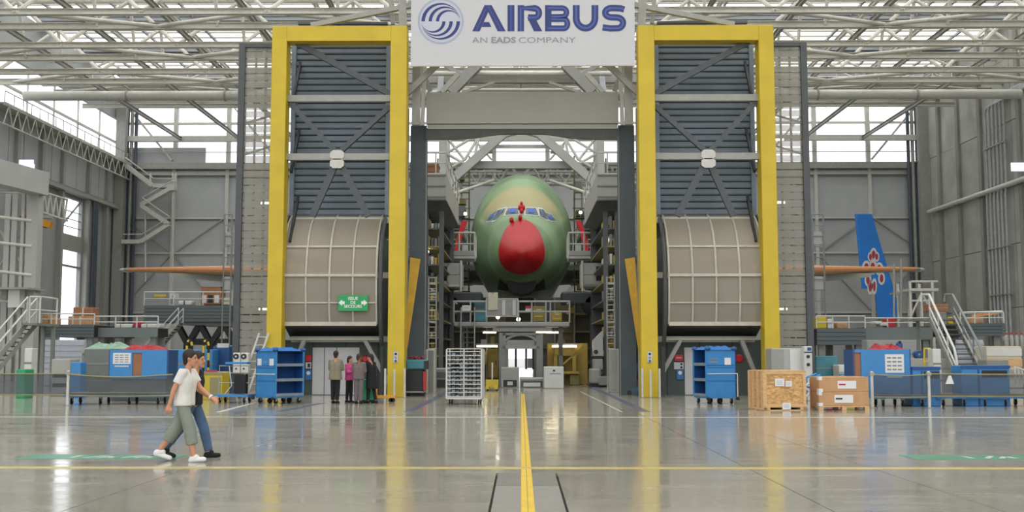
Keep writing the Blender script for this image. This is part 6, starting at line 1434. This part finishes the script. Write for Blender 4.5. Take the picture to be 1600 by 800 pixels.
# gas bottles at the right
for k in range(4):
    t = thing('gas_bottle', 'grey gas bottle with red cap, %s from left in the right edge row' % ORD[k], 'gas bottle', (wx(1573 + 8 * k, 62, 540), 62, wz(545, 62)), group='gas bottles', local=True)
    MB().lathe([(.1, 0), (.12, .04), (.12, .62), (.07, .75), (.04, .8)], n=12).build('bottle', 'steel_grey', t, True); MB().lathe([(.05, .78), (.06, .82), (.06, .9), (.02, .93)], n=10).build('cap', 'box_red', t, True)
p = thing('bottle_rack', 'steel stand carrying the four gas bottles', 'stand', (wx(1585, 62), 62, 0)); zt = wz(545, 62)
box('tray', (wx(1566, 62, 545), 61.8, zt - .08), (wx(1604, 62, 545), 62.2, zt), 'steel_mid', p)
for px in (1568, 1602): box('leg', (wx(px, 62, 545) - .05, 61.9, 0), (wx(px, 62, 545) + .05, 62.1, zt - .08), 'steel_mid', p)
t = thing('yellow_trestle', 'yellow trestle stand left of the right stairs', 'trestle', (wx(1449, 48), 48, 0))
for p, q in (((1441, 580), (1444, 545)), ((1458, 580), (1454, 545)), ((1444, 545), (1454, 545)), ((1442, 565), (1457, 565))): tube('bar', at(p[0], min(p[1], 590), 48) if p[1] < 570 else Vector((wx(p[0], 48), 48, 0)), at(*q, 48), .04, 'box_yellow', t)
t = thing('blue_drum', 'blue round drum on the bench behind the right blue bin', 'drum', at(1434, 560, 52.5)); MB().lathe([(.18, -.2), (.2, -.15), (.2, .15), (.18, .2)], at(1434, 554, 52.5), 16, 'y').build('drum_body', 'cart_blue_dark', t, True); MB().lathe([(.05, -.24), (.05, -.2)], at(1434, 554, 52.5), 10, 'y').build('bung', 'steel_grey', t)
# ================================================================== PEOPLE
mat('skin', 'c08a6c', .55, var=.05, scale=6); mat('skin_dark', '8a5c44', .55, var=.05); mat('hair_dark', '231b18', .7, var=.15, scale=30); mat('hair_short', '3a2e28', .8, var=.15, scale=30)
mat('tee_white', 'd2d0ca', .9, var=.05, scale=7, bump=.25); mat('pants_sage', '7e857a', .9, var=.08, scale=6, bump=.3); mat('shoe_white', 'd8d8d4', .6, var=.04); mat('shirt_black', '1e1f22', .9, var=.1); mat('jeans', '47607c', .9, var=.14, scale=7, bump=.2)
mat('jeans_dark', '2a2c4a', .9, var=.1); mat('blazer_tan', '827a67', .9, var=.06, scale=8, bump=.2); mat('trouser_black', '191a1d', .9, var=.08); mat('top_pink', 'c64c86', .9, var=.08, scale=7); mat('shirt_taupe', '6e6462', .9, var=.06); mat('trouser_taupe', '6a6264', .9, var=.06); mat('coat_black', '17181c', .9, var=.1); mat('scarf_grey', 'b8b4ae', .9, var=.1); mat('eye_dark', '15100e', .4, var=0); mat('lip', '9a5a50', .6, var=0)
def capsule(bm_, a, b, ra, rb, n=12, end_a=True, end_b=True):
    a, b = Vector(a), Vector(b); d = b - a
    u = d.normalized() if d.length > 1e-6 else Vector((0, 0, 1)); x = u.orthogonal().normalized(); y = u.cross(x)
    rings = []
    def ring(c, r): return [c + (x * math.cos(2 * math.pi * k / n) + y * math.sin(2 * math.pi * k / n)) * r for k in range(n)]
    if end_a: rings += [ring(a - u * ra * math.cos(t), ra * math.sin(t)) for t in (.08, .5, 1.0)]
    rings.append(ring(a, ra)); rings.append(ring(b, rb))
    if end_b: rings += [ring(b + u * rb * math.cos(t), rb * math.sin(t)) for t in (1.0, .5, .08)]
    bm_.loft(rings)
def chain(mb, pts, rs, cap0=True, cap1=True):
    for i in range(len(pts) - 1):
        capsule(mb, pts[i], pts[i + 1], rs[i], rs[i + 1], 12, cap0 or i > 0, cap1 or i < len(pts) - 2)
def fuse(mb, name, m, parent, voxel=.012, smooth=4, cuts=()):
    """melt overlapping volumes into one continuous skin"""
    me = mb.mesh(name); o = bpy.data.objects.new(name, me); C.objects.link(o)
    r = o.modifiers.new('r', 'REMESH'); r.mode = 'VOXEL'; r.voxel_size = voxel; r.use_smooth_shade = True
    s = o.modifiers.new('s', 'SMOOTH'); s.factor = .5; s.iterations = smooth
    bpy.context.view_layer.update()
    me2 = bpy.data.meshes.new_from_object(o.evaluated_get(bpy.context.evaluated_depsgraph_get()))
    bpy.data.objects.remove(o)
    if cuts:
        b = bmesh.new(); b.from_mesh(me2)
        for co, no in cuts: bmesh.ops.bisect_plane(b, geom=b.verts[:] + b.edges[:] + b.faces[:], plane_co=co, plane_no=no, clear_outer=True)
        b.to_mesh(me2); b.free()
    for p in me2.polygons: p.use_smooth = True
    me2.materials.clear(); me2.materials.append(M[m])
    o = bpy.data.objects.new(name, me2); C.objects.link(o); o.parent = parent; OFF[o.name] = Vector((0, 0, 0))
    return o
def person(label, px, Y, face, H, pose, style, foot=620):
    """face: direction the person looks, degrees from +x; pose angles in degrees"""
    t = thing('person', label, 'person', (wx(px, Y, foot), Y, 0), math.radians(face), local=True)
    k = H / 1.75; st = style
    def S(v): return Vector(v) * k
    lean = math.radians(pose.get('lean', 0)); wide = st.get('wide', 1.0)
    def T(x, y, z):     # torso point leaning forward about the hips
        dz = z - .95; return S((x + dz * math.sin(lean), y, .95 + dz * math.cos(lean)))
    sh = [T(0, sg * .185 * wide, 1.43) for sg in (1, -1)]; hp = [S((0, sg * .095 * min(1, wide * .95), .93)) for sg in (1, -1)]
    legs = []
    for i in (0, 1):
        a, kn, ft = (math.radians(v) for v in pose['legs'][i])
        kp = hp[i] + Vector((math.sin(a), 0, -math.cos(a))) * .43 * k; b = a - kn
        an = kp + Vector((math.sin(b), 0, -math.cos(b))) * .42 * k
        heel = an + Vector((-.05 * math.cos(ft) + .07 * math.sin(ft), 0, -.06)) * k; toe = an + Vector((.17 * math.cos(ft) , 0, -.065 + .17 * math.sin(ft))) * k
        legs.append([hp[i], kp, an, heel, toe])
    low = min(min(p.z for p in l[2:]) for l in legs) - .032 * k
    up_ = Vector((0, 0, -low))
    legs = [[p + up_ for p in l] for l in legs]; sh = [p + up_ for p in sh]; hp = [p + up_ for p in hp]
    T0 = T
    def T(x, y, z): return T0(x, y, z) + up_
    arms = []
    for i, sg in ((0, 1), (1, -1)):
        a, el, ab, tw = (math.radians(v) for v in pose['arms'][i])
        d1 = Vector((math.sin(a) * math.cos(ab), sg * math.sin(ab), -math.cos(a) * math.cos(ab)))
        e = sh[i] + d1 * .29 * k; b = a + el
        d2 = Vector((math.sin(b) * math.cos(tw), -sg * math.sin(tw), -math.cos(b) * math.cos(tw))); w = e + d2 * .25 * k
        arms.append([sh[i], e, w, d2, sg])
    hd = T(.03, 0, 1.63); hz = math.radians(pose.get('head', 0)); hx = Vector((math.cos(hz), math.sin(hz), 0)); hy = Vector((-math.sin(hz), math.cos(hz), 0)); hu = Vector((0, 0, 1))
    def Hd(x, y, z): return hd + (hx * x + hy * y + hu * z) * k
    # ---- body: one continuous skin
    b = MB()
    for sg in (1, -1):
        chain(b, [T(0, sg * .07 * wide, .95), T(0, sg * .065 * wide, 1.12), T(.01, sg * .085 * wide, 1.3), T(0, sg * .12 * wide, 1.40)], [.115 * k, .1 * k, .105 * k, .075 * k])
    chain(b, [T(0, 0, 1.4), T(.01, 0, 1.5), hd], [.06 * k, .052 * k, .055 * k])
    for l in legs:
        chain(b, l[:3], [.085 * k, .058 * k, .04 * k]); capsule(b, l[2], l[2].lerp(l[1], .45), .04 * k, .055 * k); capsule(b, l[3], l[4], .035 * k, .03 * k); capsule(b, l[2], l[3], .035 * k, .034 * k)
    for sh_, e, w, d2, sg in arms:
        chain(b, [sh_, e, w], [.052 * k, .04 * k, .028 * k]); capsule(b, e, e.lerp(w, .35), .04 * k, .041 * k)
        pl = w + d2 * .045 * k; kn = w + d2 * .09 * k
        side = d2.cross(Vector((0, 1, 0))); side = side.normalized() if side.length > .1 else Vector((1, 0, 0)); pn = d2.cross(side).normalized()
        capsule(b, w, kn, .026 * k, .03 * k); capsule(b, pl + side * .02 * k, kn + side * .025 * k, .018 * k, .017 * k); capsule(b, pl - side * .02 * k, kn - side * .025 * k, .018 * k, .017 * k)
        for j, (o_, ln) in enumerate(((-.033, .062), (-.011, .076), (.011, .07), (.033, .054))):
            p0 = kn + side * o_ * k; p1 = p0 + d2 * ln * .55 * k + pn * .008 * k * sg; p2 = p1 + (d2 * .7 + pn * .7 * sg).normalized() * ln * .5 * k
            chain(b, [p0, p1, p2], [.0105 * k, .0095 * k, .008 * k])
        th = pl + side * .03 * k; chain(b, [th, th + (side + d2 * .6).normalized() * .035 * k, th + (side * .6 + d2).normalized() * .065 * k], [.014 * k, .012 * k, .009 * k])
    # head with brow, nose, cheeks, jaw, ears
    b.ball(Hd(-.008, 0, .045), .105 * k, 16, (1, .78, 1)); b.ball(Hd(.018, 0, -.01), .085 * k, 14, (.95, .76, 1.15)); capsule(b, Hd(.055, 0, -.085), Hd(.03, 0, -.06), .034 * k, .05 * k)
    capsule(b, Hd(.092, 0, .03), Hd(.112, 0, -.012), .011 * k, .016 * k); capsule(b, Hd(.08, -.035, .045), Hd(.08, .035, .045), .018 * k, .018 * k)
    for sg in (1, -1): b.ball(Hd(-.005, sg * .083, .005), .03 * k, 8, (.7, .4, 1)); 
    capsule(b, Hd(.085, -.02, -.048), Hd(.085, .02, -.048), .011 * k, .011 * k)
    vx = st.get('voxel', .011)
    body = fuse(b, 'body', st.get('skin', 'skin'), t, vx, 3)
    for sg in (1, -1):
        MB().ball(Hd(.088, sg * .034, .018), .011 * k, 8, (.7, 1.2, .8)).build('eye', 'eye_dark', t, True); capsule_m = MB(); capsule(capsule_m, Hd(.093, sg * .018, .042), Hd(.085, sg * .052, .044), .005 * k, .004 * k, 6); capsule_m.build('eyebrow', st.get('hair', 'hair_dark'), t)
    mo = MB(); capsule(mo, Hd(.094, -.022, -.05), Hd(.094, .022, -.05), .006 * k, .006 * k, 6); mo.build('mouth', 'lip', t)
    # hair cap
    h = MB(); h.ball(Hd(-.018, 0, .062), .112 * k, 16, (1, .82, .98)); 
    if st.get('long'): capsule(h, Hd(-.06, 0, .03), Hd(-.085, 0, -.08), .085 * k, .06 * k)
    else: capsule(h, Hd(-.05, 0, .03), Hd(-.06, 0, -.045), .075 * k, .055 * k)
    co = Hd(.06, 0, .05); hr = fuse(h, 'hair', st.get('hair', 'hair_dark'), t, .012, 2, [(co, (hx * .75 - hu * .66).normalized())])
    # ---- clothes
    g_ = MB(); e = .02 * k; fat = st.get('fat', .0) * k
    hem = st.get('hem', .9)
    for sg in (1, -1):
        chain(g_, [T(0, sg * .07 * wide, hem + .0), T(0, sg * .07 * wide, 1.1), T(.01, sg * .09 * wide, 1.3), T(0, sg * .125 * wide, 1.405)], [.122 * k + e + fat + st.get('flare', 0) * k, .108 * k + e + fat, .11 * k + e + fat * .6, .075 * k + e])
    for sh_, el, w, d2, sg in arms:
        sl = st.get('sleeve', 1.0)
        if sl <= .5: chain(g_, [sh_, sh_.lerp(el, sl * 2)], [.06 * k + e, .058 * k + e * .8], True, False)
        else: chain(g_, [sh_, el, el.lerp(w, (sl - .5) * 2)], [.06 * k + e * .8, .05 * k + e * .7, .04 * k + e * .6], True, False)
    if hem < .8:
        for sg in (1, -1): capsule(g_, T(0, sg * .07, .9), T(0, sg * .08, hem), .125 * k + e, .13 * k + e + st.get('flare', 0) * k)
    cut = T(0, 0, hem - .03); neck = T(.02, 0, 1.485)
    fuse(g_, st.get('top_name', 'shirt'), st['top'], t, .014, 3, [(cut, (0, 0, -1)), (neck, (T(0, 0, 1.5) - T(0, 0, 1.4)).normalized())])
    g_ = MB()
    tl = st.get('trouser', 1.0)
    for l in legs:
        lt = st.get('loose', 0) * k
        if tl >= .99: chain(g_, [l[0], l[1], l[2].lerp(l[1], .04)], [.09 * k + lt * .3, .075 * k + lt, .058 * k + lt], True, False)
        else: chain(g_, [l[0], l[1], l[1].lerp(l[2], (tl - .5) * 2)], [.09 * k + lt * .3, .08 * k + lt, .075 * k + lt], True, False)
    chain(g_, [hp[0] + Vector((0, 0, .06)) * k, hp[1] + Vector((0, 0, .06)) * k], [.108 * k, .108 * k])
    fuse(g_, 'trousers', st['bottom'], t, .014, 3)
    for l in legs:
        s_ = MB(); capsule(s_, l[3] + Vector((0, 0, .004)), l[4], .043 * k, .038 * k); capsule(s_, l[3] + Vector((.01, 0, .02)), l[2].lerp(l[4], .25), .046 * k, .045 * k); capsule(s_, l[2] + Vector((0, 0, -.02 * k)), l[3], .046 * k, .046 * k)
        fuse(s_, 'shoe', st['shoe'], t, .01, 3, [(l[3] + Vector((0, 0, -.036 * k)) , (0, 0, -1))] if abs(l[3].z - l[4].z) < .05 * k else ())
    return t, T, Hd, arms, k
W1 = person('man walking in a white T-shirt and grey three-quarter trousers', 286, 17.7, -4, 1.76,
    {'lean': 4, 'head': 8, 'legs': [(-22, 14, -22), (18, 8, 7)], 'arms': [(28, 24, 6, 4), (-24, 8, 10, 0)]},
    {'top': 'tee_white', 'bottom': 'pants_sage', 'shoe': 'shoe_white', 'hair': 'hair_dark', 'sleeve': .34, 'trouser': .78, 'loose': .02, 'hem': .93, 'fat': .004, 'voxel': .009, 'top_name': 't_shirt'}, 715)
t, T, Hd, arms, k = W1
MB().tube(arms[0][2] - arms[0][3] * .03, arms[0][2] + arms[0][3] * .0, .04, 10).build('wrist_watch', 'paper', t)
person('man walking in a black shirt and jeans on the far side of the other', 299, 18.35, -4, 1.75,
    {'lean': 4, 'head': 0, 'legs': [(22, 8, 4), (-22, 16, -22)], 'arms': [(-16, 8, 8, 0), (26, 30, 6, 4)]},
    {'top': 'shirt_black', 'bottom': 'jeans', 'shoe': 'trouser_black', 'hair': 'hair_dark', 'sleeve': .4, 'loose': .012, 'hem': .93, 'voxel': .01}, 709)
person('man in a tan jacket and black trousers seen from behind', 523.5, 38.7, 78, 1.78,
    {'lean': 0, 'legs': [(3, 3, 0), (-2, 3, 0)], 'arms': [(18, 75, 10, 40), (18, 75, 10, 40)]},
    {'top': 'blazer_tan', 'bottom': 'trouser_black', 'shoe': 'trouser_black', 'hair': 'hair_dark', 'sleeve': .97, 'hem': .82, 'flare': .02, 'fat': .012, 'loose': .01, 'top_name': 'jacket', 'voxel': .012}, 631)
person('woman in a pink top and black trousers facing the group', 545.5, 39.3, -35, 1.6,
    {'lean': 0, 'head': 10, 'legs': [(2, 3, 0), (-2, 3, 0)], 'arms': [(20, 85, 8, 35), (20, 80, 8, 35)]},
    {'top': 'top_pink', 'bottom': 'trouser_black', 'shoe': 'trouser_black', 'hair': 'hair_dark', 'sleeve': .8, 'hem': .88, 'wide': .88, 'long': True, 'top_name': 'blouse', 'voxel': .012}, 630)
person('man in a taupe shirt and grey trousers between the pink top and black coat', 560, 38.4, 82, 1.68,
    {'lean': 0, 'head': -40, 'legs': [(2, 2, 0), (-2, 2, 0)], 'arms': [(14, 70, 8, 40), (10, 60, 8, 30)]},
    {'top': 'shirt_taupe', 'bottom': 'trouser_taupe', 'shoe': 'trouser_black', 'hair': 'hair_short', 'skin': 'skin_dark', 'sleeve': .7, 'hem': .9, 'loose': .016, 'fat': .008, 'voxel': .012}, 631)
r = person('person in a long black coat with a pale scarf beside the orange pallet jack', 580, 38.8, 150, 1.68,
    {'lean': 3, 'head': 20, 'legs': [(8, 4, 2), (-6, 6, 0)], 'arms': [(22, 80, 12, 30), (25, 70, 12, 30)]},
    {'top': 'coat_black', 'bottom': 'trouser_black', 'shoe': 'trouser_black', 'hair': 'hair_dark', 'sleeve': .95, 'hem': .55, 'flare': .03, 'fat': .012, 'long': True, 'top_name': 'coat', 'voxel': .012}, 630)
t, T, Hd, arms, k = r
sc = MB(); chain(sc, [T(.03, .09, 1.46), T(.09, 0, 1.45), T(.03, -.09, 1.46)], [.03, .032, .03]); capsule(sc, T(.1, .03, 1.44), T(.15, .05, 1.18), .035, .03); fuse(sc, 'scarf', 'scarf_grey', t, .012, 2)
